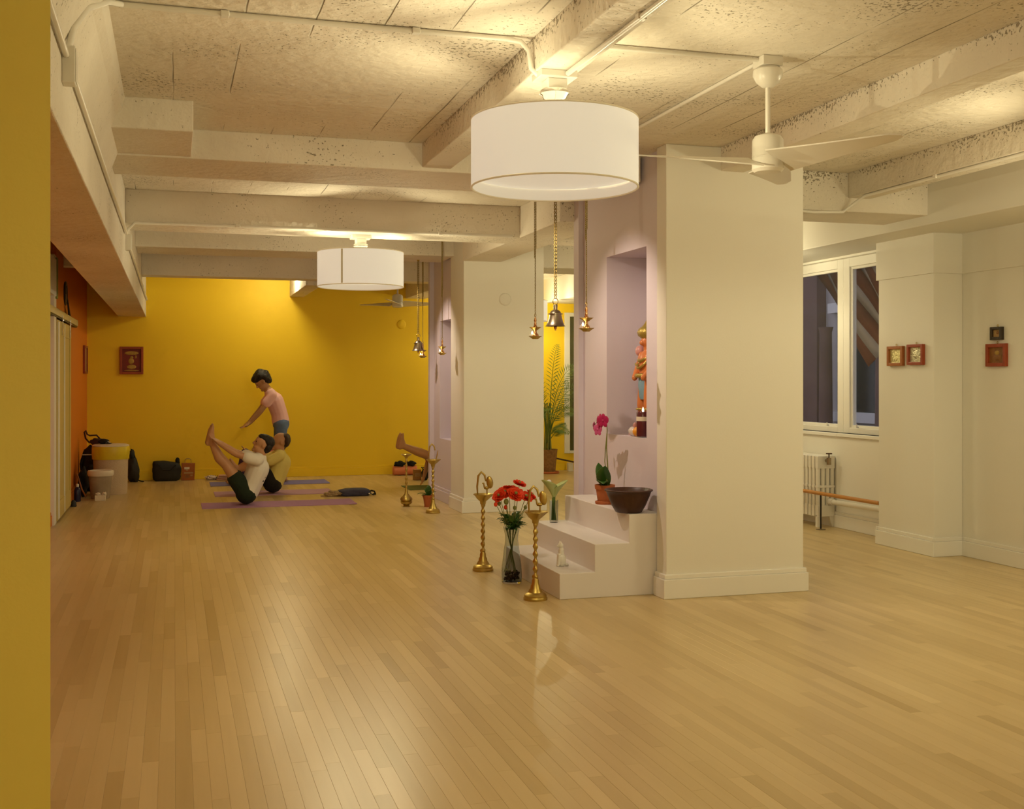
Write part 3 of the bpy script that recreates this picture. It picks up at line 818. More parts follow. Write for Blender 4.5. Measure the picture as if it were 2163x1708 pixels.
# ---------------------------------------------------------------- altar steps and what stands on them
st = MB().prism([(2.37, 0.0), (2.37, 0.166), (2.61, 0.166), (2.61, 0.346), (2.85, 0.346), (2.85, 0.532), (3.0795, 0.532), (3.0795, 0.0)], 6.872, 8.14)
mat('step_paint', (0.74, 0.70, 0.68), 0.5, noise=0.03, nscale=2)
tag(st.build('altar_steps', 'step_paint', bevel=0.004), 'three painted white altar steps against the niche pillar', 'steps')

bw = thing('wooden_bowl', (2.893, 6.985, 0.532), 'wide dark brown wooden bowl on the top altar step', 'bowl')
MB().lathe([(0.0, 0.0), (0.078, 0.0), (0.088, 0.004), (0.112, 0.045), (0.140, 0.11), (0.150, 0.138), (0.158, 0.143), (0.158, 0.152), (0.150, 0.154), (0.141, 0.146), (0.128, 0.11), (0.10, 0.05), (0.07, 0.018), (0, 0.014)], n=48).build('bowl', 'dark_wood', bw, smooth=50)
MB().torus((0, 0, 0.1475), 0.1565, 0.005, n=48, k=8).build('rim', 'dark_wood', bw, smooth=60)

# cat figurine
ct = thing('cat_figurine', (2.477, 7.14, 0.166), 'small white seated cat figurine on the lowest altar step', 'figurine')
b_ = MB()
b_.ell((0, 0, 0.045), (0.030, 0.028, 0.047)).ell((-0.004, 0, 0.09), (0.020, 0.019, 0.045)).ell((-0.008, 0, 0.142), (0.019, 0.018, 0.019))
for s_ in (-1, 1):
    b_.tube([(-0.010, s_*0.010, 0.150), (-0.010, s_*0.013, 0.175)], [0.008, 0.001], 8)
    b_.tube([(-0.020, s_*0.010, 0.085), (-0.026, s_*0.011, 0.01), (-0.034, s_*0.011, 0.006)], [0.010, 0.008, 0.007], 8)
b_.ell((-0.026, 0, 0.137), (0.009, 0.009, 0.007))
CAT = b_
b2 = MB().tube([(0.024, 0, 0.012), (0.045, 0.012, 0.010), (0.05, 0.035, 0.009), (0.03, 0.055, 0.009)], [0.008, 0.008, 0.007, 0.004], 8)
b2.build('tail', 'white_ceramic', ct, smooth=60)

# glass vase with calla
vc = thing('bud_vase', (2.72, 8.02, 0.346), 'slim clear glass vase on the middle altar step', 'vase')
MB().lathe([(0.0, 0.0), (0.030, 0.0), (0.032, 0.01), (0.033, 0.165), (0.030, 0.165), (0.029, 0.014), (0.0, 0.012)], n=28).build('glass', 'vase_glass', vc, smooth=40)
ca = thing('calla_lily', (2.72, 8.02, 0.346), 'pale green white calla lily in the slim glass vase', 'flower')
MB().tube([(0.008, 0, 0.016), (0.0, 0.004, 0.10), (0.0, 0.0, 0.19)], [0.012, 0.010, 0.012], 10).tube([(-0.010, 0.008, 0.016), (-0.006, 0.002, 0.18)], 0.008, 8).build('stem', 'leaf_mid', ca, smooth=50)
def calla(rx, tiltv, sc_):
    vs, fs = [], []
    n, m = 20, 8
    for j in range(m+1):
        t_ = j/m
        for i in range(n+1):
            w = 2*math.pi*i/n
            r_ = (0.010 + 0.050*t_**1.7)*sc_*(1 + 0.25*t_*math.cos(w))
            z_ = 0.185 + 0.10*t_*sc_ + 0.035*t_*t_*math.cos(w)*sc_
            vs.append((r_*math.cos(w+rx) + tiltv[0]*t_, r_*math.sin(w+rx) + tiltv[1]*t_, z_))
    for j in range(m):
        for i in range(n):
            a = j*(n+1)+i
            fs.append((a, a+1, a+n+2, a+n+1))
    return MB().add(vs, fs)
calla(R(200), (-0.02, 0.01), 1.0).build('bloom', 'calla_white', ca, smooth=60, solid=0.002)
calla(R(-10), (0.035, -0.005), 0.95).build('bloom', 'calla_white', ca, smooth=60, solid=0.002)
MB().ell((-0.035, 0.01, 0.30), (0.020, 0.016, 0.018)).build('bud', 'white_ceramic', ca, smooth=60)

# orchid
oc = thing('potted_orchid', (2.925, 7.50, 0.532), 'magenta orchid in a terracotta pot on the top altar step', 'potted plant')
MB().lathe([(0.0, 0.0), (0.066, 0.0), (0.070, 0.010), (0.068, 0.020), (0.058, 0.022), (0.058, 0.012), (0, 0.010)], n=32).build('saucer', 'terracotta', oc, smooth=40)
MB().lathe([(0.0, 0.012), (0.050, 0.012), (0.064, 0.105), (0.070, 0.106), (0.073, 0.135), (0.066, 0.135), (0.062, 0.112), (0.0, 0.110)], n=32).build('pot', 'terracotta', oc, smooth=40)
MB().lathe([(0.0, 0.128), (0.04, 0.124), (0.064, 0.118)], n=24).build('moss', 'leaf_mid', oc)
def leaf_strip(p0, p1, p2, w, n=8, fold=0.25, tipp=0.0):
    """A tapered leaf along a quadratic curve with a folded midrib."""
    p0, p1, p2 = Vector(p0), Vector(p1), Vector(p2)
    vs, fs = [], []
    for i in range(n+1):
        t = i/n
        p = p0*(1-t)**2 + p1*2*t*(1-t) + p2*t*t
        d = ((p1-p0)*(1-t) + (p2-p1)*t).normalized()
        s_ = d.cross(Vector((0, 0, 1)))
        s_ = s_.normalized() if s_.length > 1e-4 else Vector((1, 0, 0))
        up = s_.cross(d)
        ww = w*max(tipp, math.sin(math.pi*min(1, 0.12 + 0.88*t))**0.7) if i < n else w*0.05
        vs += [p - s_*ww + up*ww*fold, p, p + s_*ww + up*ww*fold]
    for i in range(n):
        a = 3*i
        fs += [(a, a+1, a+4, a+3), (a+1, a+2, a+5, a+4)]
    return MB().add(vs, fs)
for (p1, p2, w) in (((-0.02, 0.06, 0.20), (-0.02, 0.075, 0.285), 0.046), ((-0.03, -0.02, 0.19), (-0.03, -0.085, 0.275), 0.052), ((-0.05, -0.07, 0.185), (-0.07, -0.15, 0.155), 0.036), ((0.0, 0.09, 0.16), (-0.02, 0.12, 0.16), 0.03)):
    leaf_strip((0, 0, 0.12), p1, p2, w).build('leaf', 'leaf_dark', oc, smooth=60, solid=0.003)
stem = [(0.0, -0.02, 0.12), (0.01, -0.03, 0.25), (0.005, -0.02, 0.40), (0.0, -0.045, 0.52), (-0.005, -0.05, 0.57)]
MB().tube(stem, [0.006, 0.005, 0.004, 0.0035, 0.003], 8).build('flower_stem', 'stem_green', oc, smooth=60)
MB().tube([(0.01, -0.035, 0.13), (0.0, 0.002, 0.30), (0.0, -0.01, 0.38), (0.0, -0.04, 0.50)], 0.0035, 8).build('stake', 'stem_green', oc, smooth=60)
MB().tube([(-0.005, -0.05, 0.57), (-0.02, -0.03, 0.60), (-0.03, 0.02, 0.605), (-0.03, 0.08, 0.575), (-0.03, 0.14, 0.55)], [0.003, 0.0025, 0.002, 0.002, 0.0015], 6).build('spray', 'stem_green', oc, smooth=60)
def orchid_bloom(c, s_, rz_, m_):
    fb = MB()
    for k in range(5):
        a = 2*math.pi*k/5 + math.pi/2
        w = 0.6 if k in (1, 4) else 0.42
        rot = Euler((0, 0, rz_)).to_matrix() @ Euler((R(90), 0, 0)).to_matrix() @ Euler((0, 0, a)).to_matrix()
        fb.ell(Vector(c) + rot @ Vector((s_*0.55, 0, 0)), (s_*0.55, s_*w, s_*0.07), rot, 10, 6)
    fb.ell(c, (s_*0.2, s_*0.2, s_*0.22), nu=8, nv=6)
    return fb.build('bloom', m_, oc, smooth=60)
for (c, s_, a, m_) in (((-0.03, -0.045, 0.590), 0.036, R(-60), 'petal_magenta'), ((-0.035, 0.0, 0.588), 0.036, R(-80), 'petal_magenta'), ((-0.035, 0.045, 0.575), 0.036, R(-100), 'petal_magenta'), ((-0.04, 0.035, 0.525), 0.034, R(-70), 'petal_pink'), ((-0.04, 0.075, 0.52), 0.02, R(-110), 'petal_magenta'), ((-0.03, 0.135, 0.548), 0.022, R(-130), 'petal_pink')):
    orchid_bloom(c, s_*1.3, a, m_)

# ---------------------------------------------------------------- niche figure, candle, fruit
mat('clay_orange', (0.62, 0.20, 0.06), 0.35, noise=0.2, nscale=12)
mat('clay_pink', (0.62, 0.30, 0.28), 0.35, noise=0.15, nscale=12)
mat('clay_blue', (0.22, 0.38, 0.48), 0.4, noise=0.1, nscale=12)
mat('clay_gold', (0.45, 0.34, 0.08), 0.3, 0.5, noise=0.35, nscale=45, bump=0.4, bscale=90)
sg = thing('painted_statue', (3.25, 7.475, 1.01), 'painted standing figure with gold crown and blue cloth in the niche', 'statue')
MB().box(-0.10, 0.10, -0.14, 0.14, 0, 0.03).build('plinth', 'clay_pink', sg, bevel=0.008)


cd = thing('jar_candle', (3.125, 7.285, 1.01), 'burning dark red jar candle with a white label in the niche', 'candle')
MB().lathe([(0.0, 0.008), (0.043, 0.008), (0.045, 0.014), (0.045, 0.175), (0.041, 0.180), (0.0, 0.172)], n=28).build('glass', 'candle_red', cd, smooth=40)
MB().lathe([(0.0455, 0.115), (0.0465, 0.115), (0.0465, 0.145), (0.0455, 0.145)], n=28, closed=True).build('label_band', 'paper_label', cd, smooth=40)
MB().lathe([(0.0, 0.0), (0.046, 0.0), (0.046, 0.008), (0, 0.008)], n=28).build('base', 'clear_glass', cd, smooth=40)
MB().lathe([(0.0, 0.174), (0.006, 0.180), (0.007, 0.190), (0.003, 0.204), (0, 0.212)], n=10).build('flame', 'flame', cd, smooth=60)
fo = thing('orange_fruit', (3.125, 7.375, 1.046), 'orange fruit at the foot of the niche figure', 'fruit')
mat('orange_peel', (0.80, 0.34, 0.03), 0.35, noise=0.1, nscale=20, bump=0.2, bscale=200)
MB().ell((0, 0, 0), (0.038, 0.038, 0.036), nu=20, nv=12).build('peel', 'orange_peel', fo, smooth=60)
MB().lathe([(0.004, 0.0345), (0.003, 0.038), (0, 0.0385)], n=8).build('stalk', 'stem_green', fo)
fs2 = thing('sweet_bag', (3.125, 7.465, 1.01), 'pale translucent bag with sweets beside the orange fruit', 'bag')
mat('cellophane', (0.72, 0.64, 0.60), 0.2, noise=0.2, nscale=20)
MB().ell((0, 0, 0.034), (0.032, 0.045, 0.034), fn=lambda d: 1+0.08*math.sin(7*d.x+5*d.z)).build('bag', 'cellophane', fs2, smooth=60)
MB().ell((0.01, -0.01, 0.075), (0.014, 0.016, 0.026), rot=(0.4, 0, 0)).build('knot', 'clay_pink', fs2, smooth=60)

# ---------------------------------------------------------------- hanging brass lamps and bells
def chain_mesh(z0, z1, link=0.016, r=0.0019, dx=0.0):
    b_ = MB()
    n = int((z1-z0)/(link*0.78))
    for i in range(n):
        z_ = z0 + (i+0.5)*(z1-z0)/n
        pts = []
        for k in range(9):
            w = 2*math.pi*k/8
            a, c_ = 0.0045*math.cos(w), link*0.56*math.sin(w)
            pts.append((dx + (a if i % 2 else 0), (0 if i % 2 else a), z_ + c_))
        b_.tube(pts, r, 4, cap=False)
    return b_
def star_dish(r, h, n=6):
    wob = lambda w, z: 0.28*max(0, math.cos(n*w))**2 if z > h*0.3 else 0.0
    return MB().lathe([(0.0, 0.0), (r*0.5, 0.0), (r*0.62, h*0.25), (r, h), (r*0.97, h*1.06), (r*0.55, h*0.42), (0, h*0.3)], n=48, wob=wob)
def hanging_lamp(x, y, zb, ztop, label, ca_=R(200)):
    t = thing('hanging_oil_lamp', (x, y, zb), label, 'oil lamp', 'hanging brass oil lamps')
    t.rotation_euler = (0, 0, ca_)
    d = star_dish(0.043, 0.022); d.build('tray', 'brass', t, smooth=40)
    MB().lathe([(0.020, 0.006), (0.026, 0.02), (0.024, 0.034), (0.012, 0.048), (0.010, 0.062), (0.016, 0.070), (0.012, 0.082), (0.014, 0.10), (0.008, 0.104), (0.010, 0.118), (0.007, 0.128), (0.010, 0.14), (0.006, 0.165), (0, 0.166)], n=20).build('column', 'copper', t, smooth=50)
    u = star_dish(0.040, 0.020); u.v = [(a, b_, c+0.070) for a, b_, c in u.v]; u.build('upper_dish', 'brass', t, smooth=40)
    MB().lathe([(0.0, 0.018), (0.018, 0.018), (0.024, 0.030), (0.022, 0.043), (0.019, 0.043), (0.0, 0.034)], (0.030, 0, 0), 16).build('tea_light', 'clear_glass', t, smooth=50)
    MB().lathe([(0, 0.036), (0.006, 0.040), (0.0065, 0.048), (0.002, 0.058), (0, 0.060)], (0.030, 0, 0), 8).build('flame', 'flame', t, smooth=60)
    MB().torus((0, 0, 0.180), 0.013, 0.0026, rot=(R(90), 0, 0.5), n=16, k=6).build('ring', 'brass', t, smooth=60)
    H_ = ztop - zb
    ch = MB(); c1 = chain_mesh(0.19, H_*0.56)
    c2, c3 = chain_mesh(H_*0.56, H_-0.005, dx=-0.005), chain_mesh(H_*0.50, H_-0.005, dx=0.006)
    for c_ in (c1, c2, c3): ch.add(c_.v, c_.f)
    ch.build('chain', 'chain_brass', t)
    MB().lathe([(0.016, H_-0.004), (0.014, H_-0.010), (0.005, H_-0.016), (0, H_-0.016)], n=12).build('ceiling_hook', 'brass', t)
    light('oil_flame', 'POINT', Vector((x, y, zb+0.075)) + Vector((0.055*math.cos(ca_), 0.055*math.sin(ca_), 0)), 0.05, (1, 0.6, 0.25))
    return t
def hanging_bell(x, y, zb, ztop, label, sc_=1.0):
    t = thing('hanging_bell', (x, y, zb), label, 'bell', 'hanging brass bells')
    P_ = [(0.072, 0.030), (0.064, 0.036), (0.056, 0.055), (0.047, 0.085), (0.043, 0.112), (0.053, 0.114), (0.053, 0.118), (0.041, 0.120), (0.032, 0.136), (0.014, 0.146), (0.015, 0.176), (0.013, 0.182), (0, 0.183)]
    inner = [(0.0, 0.10), (0.038, 0.10), (0.050, 0.055), (0.066, 0.030)]
    MB().lathe([(a*sc_, b_*sc_) for a, b_ in inner + P_], n=36).build('bell_body', 'bronze', t, smooth=40)
    MB().tube([(0, 0, 0.10*sc_), (0, 0, 0.03*sc_)], 0.004, 8).ell((0, 0, 0.022*sc_), (0.011*sc_, 0.011*sc_, 0.016*sc_)).tube([(0, 0, 0.012*sc_), (0, 0, 0.0)], 0.005*sc_, 8).build('clapper', 'copper', t, smooth=50)
    MB().torus((0, 0, 0.203*sc_), 0.022*sc_, 0.003*sc_, rot=(R(90), 0, R(15)), n=18, k=6).build('ring', 'brass', t, smooth=60)
    H_ = ztop - zb
    ch = MB()
    for d_ in (-0.006, 0.006):
        c_ = chain_mesh(0.228*sc_, H_-0.005, dx=d_); ch.add(c_.v, c_.f)
    ch.build('chain', 'chain_brass', t)
    MB().lathe([(0.016, H_-0.004), (0.014, H_-0.010), (0.005, H_-0.016), (0, H_-0.016)], n=12).build('ceiling_hook', 'brass', t)
    return t
hanging_lamp(2.60, 8.10, 1.715, SLAB, 'brass oil lamp hanging against the far cream pillar, beside the large bell')
hanging_bell(2.555, 7.50, 1.755, 2.755, 'large brass bell hanging between two oil lamps near the steps')
hanging_lamp(2.60, 7.00, 1.728, SLAB, 'brass oil lamp hanging in front of the lavender niche wall')
hanging_bell(2.63, 12.5, 1.70, 2.755, 'small looking brass bell hanging before the yellow wall')
hanging_lamp(2.79, 13.0, 1.66, SLAB, 'brass oil lamp hanging just behind the far bell')
hanging_lamp(2.79, 12.0, 1.675, SLAB, 'brass oil lamp hanging in front of the far lavender niche')

# ---------------------------------------------------------------- standing brass lamps
def standing_lamp(x, y, label, rz=0.0, bird=True):
    t = thing('standing_oil_lamp', (x, y, 0), label, 'oil lamp', 'tall standing brass oil lamps')
    t.rotation_euler = (0, 0, rz)
    MB().lathe([(0.0, 0.0), (0.077, 0.0), (0.078, 0.012), (0.072, 0.020), (0.073, 0.030), (0.062, 0.042), (0.048, 0.048), (0.040, 0.064), (0.033, 0.072), (0.030, 0.092), (0.024, 0.10), (0.022, 0.125), (0.016, 0.14), (0.0, 0.14)], n=40).build('base', 'brass', t, smooth=40)
    prof = []
    for i in range(57):
        u = i/56
        prof.append((0.0125 + 0.0042*math.sin(u*2*math.pi*7.5) + (0.004 if u < 0.06 else 0), 0.135 + 0.36*u))
    MB().lathe(prof, n=20, wob=lambda w, z: 0.12*math.sin(3*w + z*120)).build('stem', 'brass', t, smooth=70)
    spout = lambda w, z: 0.16*max(0, math.cos(2.5*w))**6 if z > 0.545 else 0
    MB().lathe([(0.0, 0.49), (0.020, 0.49), (0.024, 0.512), (0.045, 0.53), (0.060, 0.552), (0.072, 0.562), (0.070, 0.566), (0.056, 0.558), (0.03, 0.545), (0, 0.54)], n=50, wob=spout).build('oil_bowl', 'brass', t, smooth=40)
    arch = [(-0.040, 0, 0.555), (-0.043, 0, 0.62), (-0.034, 0, 0.70), (-0.012, 0, 0.728), (0.012, 0, 0.705), (0.022, 0, 0.66)]
    ab = MB().tube(arch, [0.005, 0.007, 0.008, 0.009, 0.008, 0.006], 8)
    ab.build('arch', 'brass', t, smooth=60)
    if bird:
        MB().ell((0.050, 0, 0.652), (0.025, 0.010, 0.047), rot=(0, R(-8), 0)).ell((0.026, 0, 0.610), (0.020, 0.012, 0.012)).tube([(0.012, 0, 0.612), (0.006, 0, 0.640)], [0.007, 0.005], 8).ell((0.002, 0, 0.644), (0.009, 0.006, 0.006)).tube([(0.03, 0, 0.60), (0.03, 0, 0.56)], 0.005, 8).build('peacock', 'brass', t, smooth=60)
    else:
        MB().tube([(0.030, 0, 0.56), (0.042, 0, 0.60), (0.052, 0, 0.66)], [0.005, 0.006, 0.003], 8).build('finial', 'brass', t, smooth=60)
    return t
standing_lamp(2.19, 8.09, 'tall brass oil lamp with peacock standing at the far corner of the steps', rz=R(-18))
standing_lamp(2.225, 6.93, 'tall brass oil lamp with peacock standing nearest, in front of the steps', rz=R(-18))
standing_lamp(2.62, 11.7, 'tall brass oil lamp standing at the foot of the far pillar', rz=R(-10), bird=False)
t = thing('round_foot_lamp', (2.47, 12.38, 0), 'brass oil lamp with a round bulging foot standing beside the small potted plant', 'oil lamp', 'tall standing brass oil lamps')
MB().lathe([(0.0, 0.0), (0.035, 0.0), (0.04, 0.008), (0.030, 0.016), (0.060, 0.035), (0.066, 0.055), (0.058, 0.062), (0.068, 0.072), (0.066, 0.092), (0.045, 0.115), (0.022, 0.14), (0.016, 0.17), (0.010, 0.21), (0, 0.21)], n=36).build('base', 'brass', t, smooth=40)
MB().lathe([(0.011 + 0.003*math.sin(i*0.9), 0.20 + 0.007*i) for i in range(50)], n=16).build('stem', 'brass', t, smooth=60)
MB().lathe([(0.0, 0.53), (0.014, 0.535), (0.02, 0.55), (0.045, 0.565), (0.06, 0.578), (0.056, 0.582), (0.02, 0.566), (0, 0.562)], n=36).build('oil_bowl', 'brass', t, smooth=40)

# ---------------------------------------------------------------- glass vase of poppies
vs_ = thing('flower_vase', (2.25, 7.55, 0), 'tall clear glass vase of red poppies on the floor by the steps', 'vase')
MB().lathe([(0.0, 0.0), (0.064, 0.0), (0.070, 0.010), (0.072, 0.05), (0.068, 0.12), (0.055, 0.22), (0.046, 0.29), (0.046, 0.33), (0.058, 0.385), (0.060, 0.39), (0.057, 0.39), (0.043, 0.33), (0.043, 0.29), (0.052, 0.22), (0.065, 0.12), (0.068, 0.05), (0.064, 0.012), (0, 0.010)], n=36).build('glass', 'vase_glass', vs_, smooth=40)
peb = thing('vase_pebbles', (2.25, 7.55, 0.012), 'dark brown pebbles lying in the bottom of the poppy vase', 'pebbles')
peb['kind'] = 'stuff'
pb = MB()
for k in range(90):
    a, r_ = random.random()*6.28, 0.052*math.sqrt(random.random())
    s_ = random.uniform(0.007, 0.011)
    pb.ell((r_*math.cos(a), r_*math.sin(a), random.uniform(0.008, 0.066)), (s_, s_*0.9, s_*0.7), (random.random()*3, random.random()*3, 0), 7, 5)
mat('pebble', (0.10, 0.055, 0.03), 0.4, noise=0.5, nscale=40)
pb.build('pebble_fill', 'pebble', peb, smooth=60)['kind'] = 'stuff'
FX, FY = 2.25, 7.55


def poppy(dx, dy, z, r_, label, face=(0, -0.4, 1), bud=False, red=True):
    t = thing('poppy', (FX, FY, 0.075), label, 'flower', 'red poppies in the glass vase')
    hz = z - 0.075
    bx_, by_ = random.uniform(-0.03, 0.03), random.uniform(-0.03, 0.03)
    path = [(-dx*0.35 + bx_*0.3, -dy*0.3 + by_*0.3, 0.0), (0.012*math.copysign(1, dx), 0.01*math.copysign(1, dy), 0.22), (dx*0.45, dy*0.45, 0.38), (dx, dy, hz)]
    # smooth the stem
    P4 = [Vector(p) for p in path]
    pts = []
    for i in range(13):
        u = i/12
        pts.append(P4[0]*(1-u)**3 + P4[1]*3*u*(1-u)**2*1.0 + P4[2]*3*u*u*(1-u) + P4[3]*u**3)
    pts[-1] = P4[3]
    MB().tube(pts, 0.0023, 6).build('stem', 'stem_green', t, smooth=60)
    f = Vector(face).normalized()
    q = f.to_track_quat('Z', 'Y').to_matrix()
    c = Vector(path[-1])
    if bud:
        MB().ell(c, (r_, r_, r_*1.15), nu=10, nv=8, fn=lambda d: 1+0.06*math.sin(9*d.x+7*d.y)).build('bud', 'petal_red' if red else 'stem_green', t, smooth=60)
        return t
    for ring, (np_, cup, rr) in enumerate(((6, 0.35, 1.0), (6, 0.75, 0.88), (5, 1.1, 0.66), (4, 1.35, 0.42))):
        for k in range(np_):
            a = 2*math.pi*k/np_ + ring*0.6 + random.uniform(-.1, .1)
            vs, fs = [], []
            n, m = 5, 5
            for j in range(m+1):
                v_ = j/m
                for i in range(n+1):
                    u = (i/n - 0.5)
                    wd = 1.25*r_*rr*math.sin(math.pi*(0.12+0.62*v_))
                    rad_ = r_*rr*v_*math.cos(cup*v_*0.8)
                    h_ = r_*rr*math.sin(cup*v_)*0.75 + 0.06*r_*math.sin(7*u*2+k)*v_
                    px_, py_ = rad_, u*wd*1.25
                    vs.append(c + q @ Vector((px_*math.cos(a)-py_*math.sin(a), px_*math.sin(a)+py_*math.cos(a), h_ - 0.1*r_)))
            for j in range(m):
                for i in range(n):
                    b0 = j*(n+1)+i
                    fs.append((b0, b0+1, b0+n+2, b0+n+1))
            MB().add(vs, fs).build('petal', 'petal_red', t, smooth=70)
    MB().ell(c + f*r_*0.25, (r_*0.2, r_*0.2, r_*0.2), nu=8, nv=6).build('centre', 'stem_green', t, smooth=60)
    return t
for (dx, dy, z, r_, lab, fc) in (
    (-0.088, 0.00, 0.605, 0.042, 'red poppy bloom farthest out on the side of the peacock lamp at the far corner', (-0.7, -0.5, 0.7)),
    (-0.040, 0.02, 0.625, 0.044, 'red poppy bloom second from the outer edge of the bunch', (-0.35, -0.6, 0.8)),
    (-0.005, 0.045, 0.655, 0.036, 'smaller red poppy bloom at the back of the bunch', (0.0, 0.1, 1)),
    (0.022, -0.02, 0.615, 0.050, 'large ruffled red poppy bloom in the middle of the bunch', (0.1, -0.8, 0.8)),
    (0.066, 0.03, 0.680, 0.040, 'highest red poppy bloom of the bunch', (0.25, -0.3, 1)),
    (0.100, -0.01, 0.592, 0.046, 'red poppy bloom hanging lower behind the nearest brass lamp', (0.2, -0.5, 0.9)),
    (0.148, 0.02, 0.600, 0.038, 'red poppy bloom seen through the arch of the nearest brass lamp', (0.7, -0.3, 0.7))):
    poppy(dx, dy, z, r_*1.22, lab, fc)
for (dx, dy, z, r_, red, lab) in (
    (-0.115, 0.0, 0.548, 0.014, True, 'red poppy bud hanging lowest on the outer side of the bunch'),
    (-0.088, 0.01, 0.552, 0.014, False, 'green poppy bud next to the outermost red bud'),
    (-0.045, -0.02, 0.566, 0.018, False, 'larger green poppy bud under the blooms'),
    (-0.040, 0.01, 0.524, 0.014, True, 'red tipped poppy bud low in the middle of the bunch'),
    (0.022, 0.0, 0.520, 0.013, False, 'green poppy bud low in the middle of the bunch'),
    (0.100, 0.0, 0.520, 0.013, False, 'green poppy bud close to the nearest brass lamp')):
    poppy(dx, dy, z, r_, lab, bud=True, red=red)
fg = thing('poppy_foliage', (FX, FY, 0.40), 'dark green jagged leaves spilling over the rim of the poppy vase', 'leaves')
for k in range(56):
    a = 2*math.pi*k/34*2.618 + random.uniform(-.3, .3)
    ln = random.uniform(0.06, 0.115)
    up = random.uniform(-0.03, 0.085)
    leaf_strip((0.015*math.cos(a), 0.015*math.sin(a), -0.03), (0.6*ln*math.cos(a), 0.6*ln*math.sin(a), up+0.02), (ln*math.cos(a+.2), ln*math.sin(a+.2), up), random.uniform(0.012, 0.020), n=5).build('leaf', 'leaf_dark' if k % 3 else 'leaf_mid', fg, smooth=60, solid=0.0012)

# ---------------------------------------------------------------- potted succulent by the far pillar, palm
pp = thing('potted_plant', (2.70, 12.28, 0), 'small green leafy plant in a terracotta pot by the far pillar', 'potted plant')
MB().lathe([(0.0, 0.0), (0.050, 0.0), (0.050, 0.012), (0.046, 0.013), (0.060, 0.105), (0.066, 0.106), (0.068, 0.130), (0.060, 0.130), (0.058, 0.112), (0, 0.110)], n=28).build('pot', 'terracotta', pp, smooth=40)
MB().lathe([(0, 0.124), (0.05, 0.118), (0.059, 0.112)], n=20).build('soil', 'soil', pp)
for k, (p1, p2, w) in enumerate((((0, 0, 0.2), (0.0, 0.0, 0.24), 0.034), ((-0.06, 0.0, 0.17), (-0.13, -0.02, 0.145), 0.020), ((-0.05, -0.03, 0.15), (-0.09, -0.05, 0.13), 0.016), ((0.05, 0.0, 0.17), (0.09, 0.01, 0.16), 0.02), ((0.0, -0.03, 0.17), (0.01, -0.05, 0.19), 0.028), ((-0.02, 0.03, 0.18), (-0.03, 0.05, 0.20), 0.028))):
    leaf_strip((0, 0, 0.115), p1, p2, w, n=6).build('leaf', 'leaf_dark', pp, smooth=60, solid=0.004)

pm = thing('potted_palm', (5.37, 16.12, 0), 'tall feathery palm in a patterned pot by the yellow wall', 'potted plant')
mat('woven_pot', (0.30, 0.16, 0.06), 0.7, noise=0.6, nscale=30, bump=0.5, bscale=45)
MB().lathe([(0, 0.0), (0.17, 0.0), (0.175, 0.015), (0.165, 0.03), (0, 0.03)], n=32).build('saucer', 'terracotta', pm, smooth=40)
MB().lathe([(0, 0.03), (0.115, 0.03), (0.145, 0.345), (0.150, 0.36), (0.138, 0.36), (0.13, 0.33), (0, 0.33)], n=32).build('pot', 'woven_pot', pm, smooth=40)
MB().lathe([(0, 0.338), (0.131, 0.334)], n=20).build('soil', 'soil', pm)
for k in range(7):
    a = k*0.9
    MB().tube([(0.05*math.cos(a), 0.05*math.sin(a), 0.33), (0.03*math.cos(a), 0.03*math.sin(a), 0.7), (0.05*math.cos(a+.4), 0.05*math.sin(a+.4), 1.05)], [0.014, 0.010, 0.006], 8).build('cane', 'stem_green', pm, smooth=60)
def frond(base, mid, tip, ln, nl=17, roll=0.0):
    base, mid, tip = Vector(base), Vector(mid), Vector(tip)
    b_ = MB()
    pts = [base*(1-u)**2 + mid*2*u*(1-u) + tip*u*u for u in [i/14 for i in range(15)]]
    b_.tube(pts, [0.006*(1-i/15)+0.0018 for i in range(15)], 5)
    nrm = Vector((math.sin(roll)*0.5, -0.75, 0.6)).normalized()
    for i in range(nl):
        u = 0.34 + 0.66*i/nl
        p = base*(1-u)**2 + mid*2*u*(1-u) + tip*u*u
        d = ((mid-base)*(1-u) + (tip-mid)*u).normalized()
        s_ = d.cross(nrm).normalized()
        L_ = ln*math.sin(math.pi*(0.28+0.66*i/nl))
        for sg_ in (-1, 1):
            e = p + d*L_*0.62 + s_*sg_*L_*0.74 + Vector((0, 0, -0.16*L_))
            m_ = p*0.55 + e*0.45 + Vector((0, 0, 0.05*L_))
            o_ = (e-p).cross(nrm).normalized()*0.0075
            b_.add([p, m_-o_, e, m_+o_], [(0, 1, 2, 3)])
    return b_
for k, (md, tp, ln) in enumerate((((0.06, -0.1, 1.55), (0.40, -0.15, 1.60), 0.20), ((0.10, -0.1, 1.28), (0.44, -0.2, 1.30), 0.20), ((0.08, -0.1, 1.08), (0.40, -0.18, 0.90), 0.17),
        ((-0.12, -0.1, 1.6), (-0.45, -0.1, 1.6), 0.2), ((-0.10, -0.2, 1.35), (-0.45, -0.25, 1.2), 0.2), ((0.0, -0.15, 1.65), (0.06, -0.28, 1.93), 0.16),
        ((0.08, 0.0, 1.0), (0.36, -0.1, 1.10), 0.15), ((0.07, -0.05, 0.62), (0.24, -0.15, 0.74), 0.14), ((0.05, -0.12, 0.80), (0.24, -0.3, 0.60), 0.12), ((-0.05, -0.25, 1.1), (-0.22, -0.5, 0.95), 0.18), ((0.05, -0.15, 1.2), (0.22, -0.3, 1.38), 0.18))):
    frond((0.02*math.cos(k), 0.02*math.sin(k), 0.45), md, tp, ln, roll=k*1.3).build('frond', 'leaf_palm', pm)
